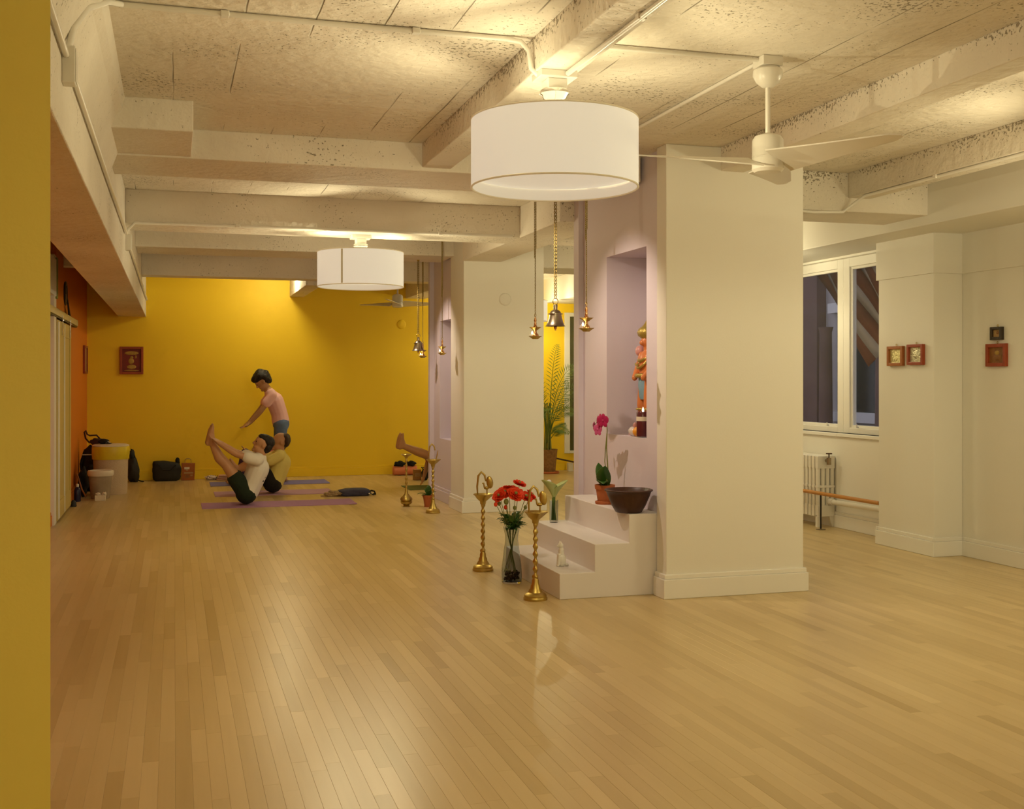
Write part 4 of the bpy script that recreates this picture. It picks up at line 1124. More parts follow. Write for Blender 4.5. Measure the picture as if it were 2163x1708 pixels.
# ---------------------------------------------------------------- one-surface bodies
def limb(b_, p0, p1, r0, r1, wide=1.0, lat=(0, 1, 0), n=14):
    """Tapered capsule; 'wide' widens it along the lateral axis."""
    p0, p1 = Vector(p0), Vector(p1)
    d = (p1-p0)
    L_ = d.length
    d = d.normalized() if L_ > 1e-6 else Vector((0, 0, 1))
    a = Vector(lat) - d*d.dot(Vector(lat))
    a = a.normalized() if a.length > 1e-3 else d.orthogonal().normalized()
    c = d.cross(a)
    rings = []
    for k in range(4):
        w = math.pi/2*k/4
        rings.append((p0 - d*r0*math.cos(w), r0*math.sin(w)))
    rings.append((p0, r0)); rings.append((p1, r1))
    for k in range(1, 5):
        w = math.pi/2*k/4
        rings.append((p1 + d*r1*math.sin(w), r1*math.cos(w)))
    vs, fs = [], []
    for (p, r) in rings:
        r = max(r, 0.0004)
        for i in range(n):
            w = 2*math.pi*i/n
            vs.append(p + a*math.cos(w)*r*wide + c*math.sin(w)*r)
    for j in range(len(rings)-1):
        for i in range(n):
            i2 = (i+1) % n
            fs.append((j*n+i, j*n+i2, (j+1)*n+i2, (j+1)*n+i))
    fs.append(tuple(range(n-1, -1, -1))); fs.append(tuple((len(rings)-1)*n+i for i in range(n)))
    b_.add(vs, fs)
    return b_
def fuse(b_, name, m, parent, voxel=0.009, smooth=4):
    """Melts overlapping volumes into one continuous surface."""
    me = b_.mesh('tmp')
    o = bpy.data.objects.new('tmp', me)
    col.objects.link(o)
    md = o.modifiers.new('r', 'REMESH'); md.mode = 'VOXEL'; md.voxel_size = voxel
    ms = o.modifiers.new('s', 'SMOOTH'); ms.factor = 0.5; ms.iterations = smooth
    dg = bpy.context.evaluated_depsgraph_get()
    me2 = bpy.data.meshes.new_from_object(o.evaluated_get(dg))
    bpy.data.objects.remove(o)
    me2.name = name
    me2.materials.clear()
    me2.materials.append(MATS[m])
    for p in me2.polygons: p.use_smooth = True
    q = bpy.data.objects.new(name, me2)
    col.objects.link(q)
    q.parent = parent
    return q
fuse(CAT, 'body', 'white_ceramic', ct, 0.0028, 2)

# niche figure
def statue():
    b_ = MB()
    for s_ in (-1, 1):
        limb(b_, (0, s_*0.055, 0.06), (-0.02, s_*0.06, 0.22), 0.034, 0.042)
        limb(b_, (-0.02, s_*0.06, 0.22), (0, s_*0.045, 0.38), 0.042, 0.055)
        limb(b_, (-0.05, s_*0.06, 0.045), (0.02, s_*0.055, 0.045), 0.024, 0.028, 1.2)
        limb(b_, (0, s_*0.10, 0.575), (-0.02, s_*0.13, 0.49), 0.033, 0.029)
        limb(b_, (-0.02, s_*0.13, 0.49), (-0.07, s_*0.085, 0.42), 0.028, 0.022)
        b_.ell((-0.075, s_*0.08, 0.415), (0.02, 0.02, 0.024))
    limb(b_, (0, 0, 0.40), (0, 0, 0.55), 0.062, 0.066, 1.4)
    limb(b_, (0, 0, 0.58), (-0.005, 0, 0.64), 0.034, 0.034)
    b_.ell((-0.01, 0, 0.675), (0.045, 0.042, 0.054))
    b_.ell((-0.05, 0, 0.665), (0.02, 0.024, 0.022))
    fuse(b_, 'body', 'clay_orange', sg, 0.006, 3)
    MB().lathe([(0.058, 0.26), (0.066, 0.28), (0.072, 0.36), (0.068, 0.43), (0.0, 0.43)], n=40, wob=lambda w, z: 0.06*math.sin(12*w)).build('cloth', 'clay_blue', sg, smooth=60)
    MB().torus((0, 0, 0.43), 0.085, 0.016, n=30, k=8).build('belt', 'clay_gold', sg, smooth=60)
    for s_ in (-1, 1):
        MB().torus((-0.01, s_*0.128, 0.51), 0.034, 0.008, rot=(R(20)*s_, 0, 0), n=18, k=6).build('armlet', 'clay_gold', sg, smooth=60)
        MB().torus((-0.02, s_*0.06, 0.19), 0.042, 0.009, n=18, k=6).build('legband', 'clay_gold', sg, smooth=60)
    MB().torus((-0.02, 0, 0.565), 0.06, 0.011, rot=(0, R(-30), 0), n=24, k=6).torus((-0.04, 0, 0.53), 0.06, 0.010, rot=(0, R(-50), 0), n=24, k=6).build('necklace', 'clay_gold', sg, smooth=60)
    MB().lathe([(0.050, 0.695), (0.072, 0.715), (0.078, 0.74), (0.068, 0.765), (0.045, 0.782), (0.030, 0.80), (0.022, 0.815), (0.010, 0.835), (0.0, 0.84)], n=28, wob=lambda w, z: 0.05*math.sin(10*w)).build('crown', 'clay_gold', sg, smooth=40)
    MB().ell((0.0, 0.155, 0.61), (0.036, 0.036, 0.040)).tube([(-0.06, 0.10, 0.43), (0.0, 0.150, 0.58)], 0.009, 8).build('mace', 'clay_pink', sg, smooth=60)
    MB().lathe([(0.0, 0.03), (0.075, 0.03), (0.09, 0.05), (0.07, 0.075), (0, 0.075)], n=24).build('lotus', 'clay_pink', sg, smooth=40)
statue()

# ---------------------------------------------------------------- people
mat('skin', (0.52, 0.27, 0.13), 0.5, noise=0.08, nscale=9)
mat('skin_light', (0.50, 0.28, 0.15), 0.5, noise=0.08, nscale=9)
mat('hair_black', (0.012, 0.008, 0.006), 0.55, noise=0.3, nscale=30, bump=0.6, bscale=90)
mat('hair_brown', (0.045, 0.02, 0.010), 0.55, noise=0.3, nscale=30, bump=0.6, bscale=90)
mat('shirt_white', (0.80, 0.76, 0.66), 0.85, noise=0.06, nscale=7, bump=0.35, bscale=14)
mat('shirt_yellow', (0.78, 0.66, 0.20), 0.85, noise=0.06, nscale=7, bump=0.35, bscale=14)
mat('shirt_pink', (0.90, 0.56, 0.58), 0.85, noise=0.06, nscale=7, bump=0.3, bscale=14)
mat('shirt_rose', (0.55, 0.15, 0.14), 0.85, noise=0.06, nscale=7, bump=0.3, bscale=14)
mat('shorts_green', (0.012, 0.022, 0.008), 0.9, noise=0.3, nscale=20, bump=0.3, bscale=40)
mat('shorts_black', (0.010, 0.008, 0.007), 0.9, noise=0.3, nscale=20, bump=0.3, bscale=40)
mat('denim', (0.13, 0.20, 0.38), 0.85, noise=0.2, nscale=20, bump=0.3, bscale=40)
mat('leggings_purple', (0.07, 0.035, 0.10), 0.8, noise=0.2, nscale=20)
mat('print_dark', (0.03, 0.03, 0.03), 0.8)
def pt(xz, y=0.0):
    return Vector((xz[0], y, xz[1]))
def hand(b_, w, d, s_, curl=0.3):
    """Palm, four unequal bent fingers and a thumb leaving the side of the palm."""
    d = Vector(d).normalized()
    lat = Vector((0, 1, 0))
    nrm = d.cross(lat).normalized()
    c = Vector(w) + d*0.045
    limb(b_, Vector(w), c + d*0.025, 0.023, 0.020, 1.7)
    for k, (off, L_) in enumerate(((-0.027, 0.062), (-0.009, 0.074), (0.009, 0.070), (0.027, 0.055))):
        p = c + d*0.03 + lat*off
        q = p + d*L_*0.5 - nrm*L_*curl*0.2
        r_ = q + d*L_*0.45 - nrm*L_*curl*0.7
        limb(b_, p, q, 0.0085, 0.008); limb(b_, q, r_, 0.008, 0.0068)
    p = Vector(w) + d*0.02 + lat*0.030*s_
    q = p + d*0.035 + lat*0.022*s_
    limb(b_, p, q, 0.010, 0.009); limb(b_, q, q + d*0.03 - nrm*0.006, 0.009, 0.0075)
def person(name_label, loc, J, skin, shirt, lower, lowm, hair, hairm, sc_=1.0, hip_w=0.085, sh_w=0.17, legs_y=None, girth=1.0, longhair=False):
    t = thing('person', loc, name_label, 'person')
    b_ = MB()
    hip, waist, chest, neck, head = (pt(J[k]) for k in ('hip', 'waist', 'chest', 'neck', 'head'))
    f = Vector((J['face'][0], 0, J['face'][1])).normalized()        # where the face looks
    u = Vector((-f.z, 0, f.x))
    if u.z < 0: u = -u
    g = girth
    limb(b_, hip + Vector((0, -hip_w*0.6, 0)), hip + Vector((0, hip_w*0.6, 0)), 0.105*g, 0.105*g)
    limb(b_, hip, waist, 0.105*g, 0.098*g, 1.35)
    limb(b_, waist, chest, 0.098*g, 0.112*g, 1.35)
    limb(b_, chest, neck, 0.105*g, 0.06, 1.35)
    sh = pt(J['sho'])
    limb(b_, sh*0.7 + neck*0.3 + Vector((0, -sh_w*0.8, 0)), sh*0.7 + neck*0.3 + Vector((0, sh_w*0.8, 0)), 0.058, 0.058)
    limb(b_, neck, head - u*0.03, 0.054, 0.052)
    # head: skull, jaw, nose, brow, lips, ears
    R3 = Matrix((f, Vector((0, 1, 0)), u)).transposed()
    b_.ell(head + u*0.025, (0.098, 0.076, 0.092), R3, 18, 12)
    b_.ell(head + f*0.022 - u*0.052, (0.064, 0.056, 0.062), R3, 14, 10)
    limb(b_, head + f*0.086 + u*0.018, head + f*0.101 - u*0.022, 0.010, 0.015)
    limb(b_, head + f*0.080 + u*0.030 + Vector((0, -.035, 0)), head + f*0.080 + u*0.030 + Vector((0, .035, 0)), 0.013, 0.013)
    limb(b_, head + f*0.078 - u*0.052 + Vector((0, -.018, 0)), head + f*0.078 - u*0.052 + Vector((0, .018, 0)), 0.011, 0.011)
    b_.ell(head + f*0.070 - u*0.094, (0.022, 0.026, 0.018), R3, 10, 8)
    for s_ in (-1, 1):
        b_.ell(head - f*0.008 + Vector((0, s_*0.079, 0)), (0.020, 0.010, 0.032), R3, 10, 8)
    arms, legs = [], []
    for s_ in (-1, 1):
        S = sh + Vector((0, s_*sh_w, 0))
        E_ = pt(J['elbow'], s_*J.get('elbow_y', sh_w))
        W = pt(J['wrist'], s_*J.get('wrist_y', 0.13))
        limb(b_, S, E_, 0.047*g, 0.037*g); limb(b_, E_, E_*0.65 + W*0.35, 0.038*g, 0.037*g); limb(b_, E_*0.65 + W*0.35, W, 0.037*g, 0.026)
        hand(b_, W, J.get('hand', (W - E_)), s_)
        arms.append((S, E_, W))
        ly = legs_y or (hip_w, 0.075, 0.065)
        H_, K, A = pt(J['hip'], s_*ly[0]), pt(J['knee'], s_*ly[1]), pt(J['ankle'], s_*ly[2])
        limb(b_, H_, K, 0.088*g, 0.058*g)
        d = A - K
        back = pt(J.get('calf', (0, 0)))
        limb(b_, K, K + d*0.35 + back, 0.057*g, 0.060*g); limb(b_, K + d*0.35 + back, A, 0.060*g, 0.036)
        T = pt(J['toe'], s_*ly[2]); He = pt(J['heel'], s_*ly[2])
        limb(b_, He, A, 0.032, 0.036)
        mid = He*0.35 + T*0.65
        limb(b_, He, mid, 0.033, 0.034, 1.15); limb(b_, A, mid, 0.034, 0.030, 1.15); limb(b_, mid, T - (T-mid)*0.35, 0.031, 0.022, 1.5)
        for k in range(5):
            off = (k-2)*0.016
            tl = (T - mid)*(1.0 - 0.10*k if s_ < 0 else 0.60 + 0.10*k)
            limb(b_, mid + (T-mid)*0.3 + Vector((0, off, 0)), mid + tl + Vector((0, off, 0)), 0.012, 0.010)
        legs.append((H_, K, A, ly))
    fuse(b_, 'body', skin, t, 0.008, 3)
    # eyes
    for s_ in (-1, 1):
        MB().ell(head + f*0.083 + u*0.008 + Vector((0, s_*0.032, 0)), (0.008, 0.011, 0.006), R3, 8, 6).build('eye', 'print_dark', t, smooth=60)
    # shirt
    c_ = MB()
    e = 0.016
    dn = (hip - waist).normalized()
    lo = waist + (hip - waist)*0.75
    limb(c_, lo, waist, 0.105*g+e*1.4, 0.098*g+e*1.3, 1.37)
    limb(c_, waist, chest, 0.098*g+e*1.3, 0.112*g+e, 1.37)
    limb(c_, chest, neck - (neck-chest)*0.22, 0.105*g+e, 0.066+e*0.5, 1.35)
    limb(c_, sh*0.75 + neck*0.25 + Vector((0, -sh_w*0.85, 0)), sh*0.75 + neck*0.25 + Vector((0, sh_w*0.85, 0)), 0.060+e*0.6, 0.060+e*0.6)
    for (S, E_, W) in arms:
        limb(c_, S, S + (E_-S)*J.get('sleeve', 0.5), 0.047*g+e, 0.045*g+e*1.5)
    s_o = fuse(c_, 'shirt', shirt, t, 0.010, 3)
    # trousers or shorts
    c_ = MB()
    limb(c_, hip + Vector((0, -hip_w*0.6, 0)), hip + Vector((0, hip_w*0.6, 0)), 0.105*g+0.014, 0.105*g+0.014)
    limb(c_, hip, hip*0.55 + waist*0.45, 0.105*g+0.014, 0.098*g+0.010, 1.35)
    for (H_, K, A, ly) in legs:
        if lower == 'shorts':
            limb(c_, H_, H_ + (K-H_)*0.50, 0.088*g+0.016, 0.075*g+0.022)
        else:
            limb(c_, H_, K, 0.088*g+0.010, 0.058*g+0.012)
            limb(c_, K, A + (K-A)*0.06, 0.060*g+0.010, 0.042+0.010)
    fuse(c_, lower, lowm, t, 0.010, 3)
    # hair
    c_ = MB()
    for (df, du, rx, ry, rz_) in hair:
        rnd = lambda d: 1 + 0.05*math.sin(23*d.x + 17*d.y) + 0.05*math.sin(29*d.z + 11*d.y)
        c_.ell(head + f*df + u*du, (rx, ry, rz_), R3, 20, 14, fn=rnd)
    fuse(c_, 'hair', hairm, t, 0.008, 2)
    return t
cap = [(-0.040, 0.052, 0.080, 0.084, 0.072), (-0.060, 0.005, 0.055, 0.078, 0.078), (0.0, 0.075, 0.088, 0.078, 0.050)]
curly = [(-0.02, 0.080, 0.115, 0.105, 0.085), (-0.065, 0.03, 0.078, 0.098, 0.095), (0.040, 0.085, 0.072, 0.085, 0.056), (-0.080, -0.015, 0.05, 0.075, 0.065), (0.085, 0.09, 0.03, 0.05, 0.03), (-0.12, 0.07, 0.03, 0.05, 0.04), (-0.04, 0.15, 0.05, 0.06, 0.025)]
def rel(J, ox):
    return {k: ((v[0]-ox, v[1]) if k not in ('face', 'hand', 'calf') and isinstance(v, tuple) else v) for k, v in J.items()}
m1 = person('person in white shirt and dark green shorts balancing in boat pose, legs raised', (0.755, 13.05, 0.006), rel(dict(
    hip=(0.775, 0.125), waist=(0.838, 0.235), chest=(0.905, 0.40), neck=(0.935, 0.545), head=(0.957, 0.665), face=(-0.90, 0.43), sho=(0.885, 0.505),
    elbow=(0.665, 0.575), wrist=(0.475, 0.700), wrist_y=0.16, knee=(0.555, 0.455), ankle=(0.405, 0.70), heel=(0.362, 0.700), toe=(0.412, 0.905), calf=(-0.018, -0.012), sleeve=0.45), 0.755),
    'skin', 'shirt_white', 'shorts', 'shorts_green', cap, 'hair_black')
pr = MB()
for k in range(2):
    pr.torus((0.205, -0.10, 0.285), 0.028 - 0.011*k, 0.004, rot=(R(75), R(20), 0), n=14, k=5, a0=R(60), a1=R(300))
pr.build('shirt_print', 'print_dark', m1, smooth=60)
person('person in pale yellow shirt sitting just behind the one in white', (1.17, 14.25, 0.006), rel(dict(
    hip=(1.165, 0.125), waist=(1.215, 0.22), chest=(1.262, 0.375), neck=(1.255, 0.505), head=(1.262, 0.625), face=(-0.98, 0.15), sho=(1.235, 0.465),
    elbow=(1.02, 0.36), wrist=(0.90, 0.40), knee=(0.93, 0.375), ankle=(0.74, 0.30), heel=(0.72, 0.265), toe=(0.66, 0.43), sleeve=0.5), 1.17),
    'skin', 'shirt_yellow', 'shorts', 'shorts_black', [(-0.065, 0.030, 0.055, 0.080, 0.085), (-0.05, 0.075, 0.055, 0.07, 0.045)], 'hair_brown')
person('person in pink shirt and blue trousers standing and leaning forward', (1.41, 15.80, 0), rel(dict(
    hip=(1.405, 0.80), waist=(1.385, 0.93), chest=(1.320, 1.115), neck=(1.235, 1.255), head=(1.155, 1.375), face=(-0.80, -0.60), sho=(1.275, 1.195),
    elbow=(1.13, 0.985), wrist=(0.985, 0.82), hand=(-0.8, 0, -0.6), wrist_y=0.10, knee=(1.375, 0.43), ankle=(1.42, 0.085), heel=(1.455, 0.040), toe=(1.23, 0.035), sleeve=0.5), 1.41),
    'skin_light', 'shirt_pink', 'trousers', 'denim', curly, 'hair_black', hip_w=0.09, sh_w=0.155, girth=0.93)
person('person mostly hidden behind the seated two, a dark purple knee showing', (1.12, 15.5, 0.006), rel(dict(
    hip=(1.10, 0.12), waist=(1.17, 0.19), chest=(1.26, 0.31), neck=(1.31, 0.41), head=(1.33, 0.51), face=(-0.95, 0.3), sho=(1.27, 0.385),
    elbow=(1.08, 0.36), wrist=(0.98, 0.42), knee=(0.915, 0.415), ankle=(0.84, 0.11), heel=(0.87, 0.042), toe=(0.66, 0.040), sleeve=0.5), 1.12),
    'skin', 'shirt_rose', 'leggings', 'leggings_purple', cap, 'hair_black', girth=0.88, sh_w=0.15)
person('person partly hidden by the far pillar, bare legs held out level', (3.60, 14.6, 0.006), rel(dict(
    hip=(3.56, 0.125), waist=(3.555, 0.25), chest=(3.50, 0.40), neck=(3.42, 0.53), head=(3.335, 0.64), face=(-0.95, -0.25), sho=(3.45, 0.49),
    elbow=(3.26, 0.32), wrist=(3.20, 0.12), hand=(-0.3, 0, -1), wrist_y=0.22, elbow_y=0.22, knee=(3.20, 0.40), ankle=(2.865, 0.535), heel=(2.815, 0.520), toe=(2.852, 0.70), sleeve=0.9), 3.60),
    'skin', 'shirt_rose', 'shorts', 'shorts_black', cap, 'hair_black')

# ---------------------------------------------------------------- yoga mats
mat('mat_purple', (0.42, 0.22, 0.40), 0.8, noise=0.06, nscale=6, bump=0.2, bscale=200)
mat('mat_mauve', (0.48, 0.29, 0.42), 0.8, noise=0.06, nscale=6, bump=0.2, bscale=200)
mat('mat_blue', (0.20, 0.19, 0.48), 0.8, noise=0.06, nscale=6, bump=0.2, bscale=200)
mat('mat_green', (0.11, 0.14, 0.04), 0.8, noise=0.06, nscale=6, bump=0.2, bscale=200)
for (x0, x1, y0, y1, m_, lab) in ((0.29, 1.98, 12.75, 13.33, 'mat_purple', 'purple yoga mat lying nearest, under the person in white'), (0.47, 1.90, 14.02, 14.62, 'mat_mauve', 'mauve yoga mat under the person in the yellow shirt'),
                            (0.46, 2.02, 15.38, 15.98, 'mat_blue', 'blue yoga mat nearest the yellow wall'), (2.87, 4.4, 14.15, 14.75, 'mat_green', 'dark green yoga mat reaching behind the far pillar')):
    b_ = MB()
    n = 12
    vs, fs = [], []
    for i in range(n+1):
        t_ = i/n
        lift = 0.004*max(0, (t_-0.93)/0.07)
        for yy in (y0, y1):
            vs.append((x0 + (x1-x0)*t_, yy, 0.005 + lift))
        for yy in (y0, y1):
            vs.append((x0 + (x1-x0)*t_, yy, 0.0003 + lift))
    for i in range(n):
        a, c_ = 4*i, 4*i+4
        fs += [(a, a+1, c_+1, c_), (a+2, c_+2, c_+3, a+3), (a, c_, c_+2, a+2), (a+1, a+3, c_+3, c_+1)]
    fs += [(0, 2, 3, 1), (4*n, 4*n+1, 4*n+3, 4*n+2)]
    tag(b_.add(vs, fs).build('yoga_mat', m_), lab, 'yoga mat', 'yoga mats')

# ---------------------------------------------------------------- bags, bins and bits along the wall
def soft(c, r, seed, amp=0.08, e=2.6):
    """A slumped superellipsoid."""
    rs = random.Random(seed)
    ph = [rs.uniform(0, 6) for _ in range(4)]
    def fn(d):
        k = (abs(d.x)**e + abs(d.y)**e + abs(d.z)**e)**(-1/e)
        return k*(1 + amp*math.sin(5*d.x+ph[0])*math.sin(4*d.z+ph[1]) + amp*0.6*math.sin(9*d.z+7*d.x+ph[2]))
    return MB().ell(c, r, nu=28, nv=18, fn=fn)
mat('black_nylon', (0.010, 0.011, 0.009), 0.6, noise=0.4, nscale=14, bump=0.5, bscale=18)
mat('plum_cloth', (0.05, 0.015, 0.010), 0.8, noise=0.4, nscale=14, bump=0.4, bscale=18)
mat('hamper_plastic', (0.66, 0.52, 0.36), 0.5, noise=0.05, nscale=8, bump=0.9, bscale=120)
mat('yellow_liner', (0.72, 0.55, 0.02), 0.35, noise=0.15, nscale=12, bump=0.4, bscale=16)
mat('white_plastic', (0.74, 0.66, 0.54), 0.35, noise=0.05, nscale=8)
mat('smoky_plastic', (0.45, 0.36, 0.26), 0.15, noise=0.3, nscale=9, alpha=0.8)
hm = thing('laundry_hamper', (-0.75, 14.78, 0), 'tall cream wicker-look hamper with a yellow liner by the orange wall', 'hamper')
MB().lathe([(0, 0.0), (0.185, 0.0), (0.195, 0.02), (0.205, 0.50), (0.0, 0.50)], n=48).build('body', 'hamper_plastic', hm, smooth=40)
MB().lathe([(0.207, 0.44), (0.214, 0.43), (0.221, 0.50), (0.219, 0.575), (0.212, 0.592), (0.205, 0.592), (0.205, 0.5)], n=48, wob=lambda w, z: 0.012*math.sin(9*w) - (0.02*math.cos(w+0.6) if z < 0.46 else 0)).build('liner', 'yellow_liner', hm, smooth=60)
MB().lathe([(0.0, 0.600), (0.205, 0.592), (0.217, 0.588), (0.219, 0.600), (0.19, 0.612), (0.0, 0.616)], n=48).build('lid', 'white_plastic', hm, smooth=40)
MB().torus((-0.03, -0.02, 0.612), 0.028, 0.006, rot=(R(90), 0, 0), n=12, k=6, a0=0, a1=math.pi).build('lid_handle', 'white_plastic', hm, smooth=60)
bn = thing('waste_bin', (-0.84, 14.26, 0), 'smoky see-through waste bin with a white rim before the hamper', 'bin')
MB().lathe([(0, 0.0), (0.100, 0.0), (0.105, 0.01), (0.135, 0.285), (0.130, 0.285), (0.100, 0.014), (0, 0.012)], n=36).build('tub', 'smoky_plastic', bn, smooth=40)
MB().lathe([(0.128, 0.275), (0.142, 0.268), (0.150, 0.29), (0.148, 0.32), (0.138, 0.333), (0.12, 0.33), (0.125, 0.30)], n=36, wob=lambda w, z: 0.025*math.sin(3*w+1)).build('bag_rim', 'white_plastic', bn, smooth=60)
soft((0, 0, 0.12), (0.088, 0.088, 0.10), 5, 0.12, 2.2).build('bag', 'white_plastic', bn, smooth=60)
tb = thing('tissue_box', (-0.82, 13.98, 0), 'small cream tissue box on the floor before the waste bin', 'box')
MB().box(-0.062, 0.055, -0.05, 0.05, 0, 0.065).build('carton', 'paper_label', tb, bevel=0.004)
soft((-0.03, 0, 0.075), (0.03, 0.025, 0.02), 3, 0.2, 2).build('tissue', 'white_plastic', tb, smooth=60)
soft((0.04, 0.0, 0.078), (0.025, 0.025, 0.022), 4, 0.2, 2).build('tissue', 'white_plastic', tb, smooth=60)
bt = thing('water_bottle', (-1.07, 13.95, 0), 'small dark blue bottle with a white cap on the floor', 'bottle')
mat('bottle_blue', (0.010, 0.010, 0.05), 0.25, noise=0.2, nscale=20)
MB().lathe([(0, 0.0), (0.034, 0.0), (0.037, 0.008), (0.037, 0.13), (0.028, 0.155), (0.014, 0.165), (0.014, 0.172), (0, 0.172)], n=24).build('body', 'bottle_blue', bt, smooth=40)
MB().lathe([(0, 0.170), (0.016, 0.170), (0.016, 0.195), (0.010, 0.205), (0, 0.205)], n=18).build('cap', 'white_plastic', bt, smooth=40)
tb2 = thing('travel_backpack', (-1.0, 15.2, 0), 'tall black backpack leaning on the orange wall behind the hamper', 'backpack')
soft((0, 0, 0.28), (0.125, 0.10, 0.285), 11, 0.06).build('body', 'black_nylon', tb2, smooth=60)
soft((0.02, -0.09, 0.20), (0.09, 0.05, 0.14), 12, 0.06).build('pocket', 'black_nylon', tb2, smooth=60)
MB().tube([(-0.08, -0.06, 0.50), (-0.12, -0.11, 0.35), (-0.09, -0.10, 0.12)], 0.014, 8, flat=0.4).build('strap', 'black_cloth', tb2, smooth=60)
MB().box(-0.1, 0.1, -0.104, -0.100, 0.46, 0.472).build('zip', 'galvanised', tb2)
cl = thing('coat_pile', (-1.05, 14.52, 0), 'dark coat heaped in the corner between backpack and waste bin', 'coat')
soft((0.0, -0.0, 0.17), (0.065, 0.11, 0.17), 21, 0.12, 2.2).build('coat', 'black_cloth', cl, smooth=60)
MB().tube([(-0.06, -0.10, 0.28), (0.0, -0.18, 0.10), (0.05, -0.24, 0.02)], 0.010, 6).build('cord', 'frame_wood', cl, smooth=60)
sb = thing('shoulder_bag', (-1.0, 15.2, 0.565), 'dark red brown bag with looped handles on top of the black backpack', 'bag')
soft((0.07, 0, 0.05), (0.09, 0.07, 0.05), 31, 0.1, 2.2).build('body', 'plum_cloth', sb, smooth=60)
MB().tube([(-0.02, 0, 0.04), (-0.07, 0, 0.10), (-0.085, 0, 0.18), (-0.07, 0, 0.20), (-0.05, 0, 0.15), (-0.02, 0, 0.135), (0.06, 0, 0.14), (0.11, 0, 0.08)], 0.010, 8).build('handle', 'plum_cloth', sb, smooth=60)
hb = thing('dark_hat', (-0.83, 14.80, 0.615), 'small black cap lying on the hamper lid', 'hat')
soft((0, 0, 0.028), (0.068, 0.06, 0.034), 33, 0.08, 2.0).build('crown', 'black_cloth', hb, smooth=60)
MB().ell((0.05, -0.03, 0.008), (0.05, 0.045, 0.006)).build('brim', 'black_cloth', hb, smooth=60)
bk = thing('day_backpack', (-0.53, 16.38, 0), 'black backpack standing upright against the yellow wall beside the hamper', 'backpack')
b_ = soft((0, 0, 0.17), (0.075, 0.10, 0.175), 41, 0.06)
b_.v = [(x*(1.15 - 0.75*z) - 0.05*z, y, z) for x, y, z in b_.v]
b_.build('body', 'black_nylon', bk, smooth=60)
soft((-0.025, 0.0, 0.37), (0.035, 0.06, 0.075), 42, 0.06).build('top', 'black_nylon', bk, smooth=60)
MB().tube([(-0.02, -0.02, 0.42), (-0.035, -0.02, 0.455), (-0.015, -0.02, 0.44), (0.02, -0.03, 0.30)], 0.012, 8).build('handle', 'black_cloth', bk, smooth=60)
MB().tube([(0.05, -0.04, 0.03), (0.09, -0.08, 0.015), (0.13, -0.10, 0.010)], 0.008, 6).build('strap', 'black_cloth', bk, smooth=60)
gb = thing('gym_bag', (-0.10, 16.42, 0), 'wide black cloth bag standing against the yellow wall', 'bag')
b_ = soft((0, 0, 0.14), (0.19, 0.08, 0.15), 51, 0.035, 5)
b_.v = [(x, y, z - (0.10*(x+0.17) if z > 0.2 else 0)) for x, y, z in b_.v]
b_.build('body', 'black_nylon', gb, smooth=60)
soft((0.145, 0, 0.265), (0.03, 0.04, 0.055), 52, 0.06).build('knot', 'black_cloth', gb, smooth=60)
MB().tube([(-0.12, -0.078, 0.24), (-0.05, -0.088, 0.16), (0.05, -0.088, 0.15), (0.12, -0.08, 0.22)], 0.010, 6).build('strap', 'black_cloth', gb, smooth=60)
pg = thing('paper_bag', (0.185, 16.45, 0), 'reddish brown printed paper carrier bag beside the wide black bag', 'bag')
mat('kraft_red', (0.36, 0.11, 0.025), 0.8, noise=0.25, nscale=14)
MB().prism([(-0.09, 0.0), (0.085, 0.0), (0.095, 0.235), (-0.085, 0.24)], -0.05, 0.05).build('body', 'kraft_red', pg, bevel=0.004)
for (x0, x1, z0, z1, m_) in ((-0.050, 0.020, 0.155, 0.185, 'paper_label'), (-0.03, 0.0, 0.135, 0.158, 'tan_print'), (-0.055, 0.07, 0.095, 0.118, 'tan_print'), (-0.04, 0.02, 0.035, 0.08, 'brown_print'), (0.03, 0.06, 0.06, 0.08, 'tan_print')):
    MB().box(x0, x1, -0.0515, -0.050, z0, z1).build('print', m_, pg)
for yy in (-0.045, 0.045):
    MB().tube([(-0.04, yy, 0.23), (-0.04, yy, 0.28), (-0.02, yy, 0.30), (0.02, yy, 0.30), (0.04, yy, 0.28), (0.04, yy, 0.23)], 0.003, 6).build('handle', 'tan_print', pg, smooth=60)
mat('towel_white', (0.66, 0.56, 0.50), 0.95, noise=0.1, nscale=20, bump=0.5, bscale=60)
mat('towel_stripe', (0.10, 0.06, 0.07), 0.95)
tv = thing('striped_towel', (0.50, 16.40, 0), 'crumpled white towel with dark stripes near the yellow wall', 'towel')
soft((0, 0, 0.028), (0.085, 0.06, 0.035), 61, 0.15, 2.1).build('towel', 'towel_white', tv, smooth=60)
for k in range(5):
    a = -0.07 + k*0.032
    MB().tube([(a, -0.055, 0.012), (a+0.01, -0.050, 0.035), (a+0.025, -0.02, 0.062), (a+0.03, 0.02, 0.060)], 0.004, 5).build('stripe', 'towel_stripe', tv, smooth=60)
bl = thing('pink_blanket', (0.69, 16.36, 0), 'folded pale pink blanket beside the striped towel', 'blanket')
mat('blanket_pink', (0.58, 0.36, 0.30), 0.95, noise=0.1, nscale=18, bump=0.4, bscale=40)
for k in range(3):
    soft((0.0+0.006*k, 0, 0.013+0.022*k), (0.125-0.01*k, 0.09, 0.0135), 70+k, 0.03, 6).build('fold', 'blanket_pink', bl, smooth=60)
sd = thing('denim_tote', (2.10, 13.74, 0), 'flat dark blue tote bag with straps lying beyond the mats', 'bag')
mat('denim_dark', (0.055, 0.055, 0.10), 0.8, noise=0.3, nscale=14, bump=0.3, bscale=30)
b_ = soft((0, 0, 0.035), (0.19, 0.13, 0.042), 81, 0.05, 4)
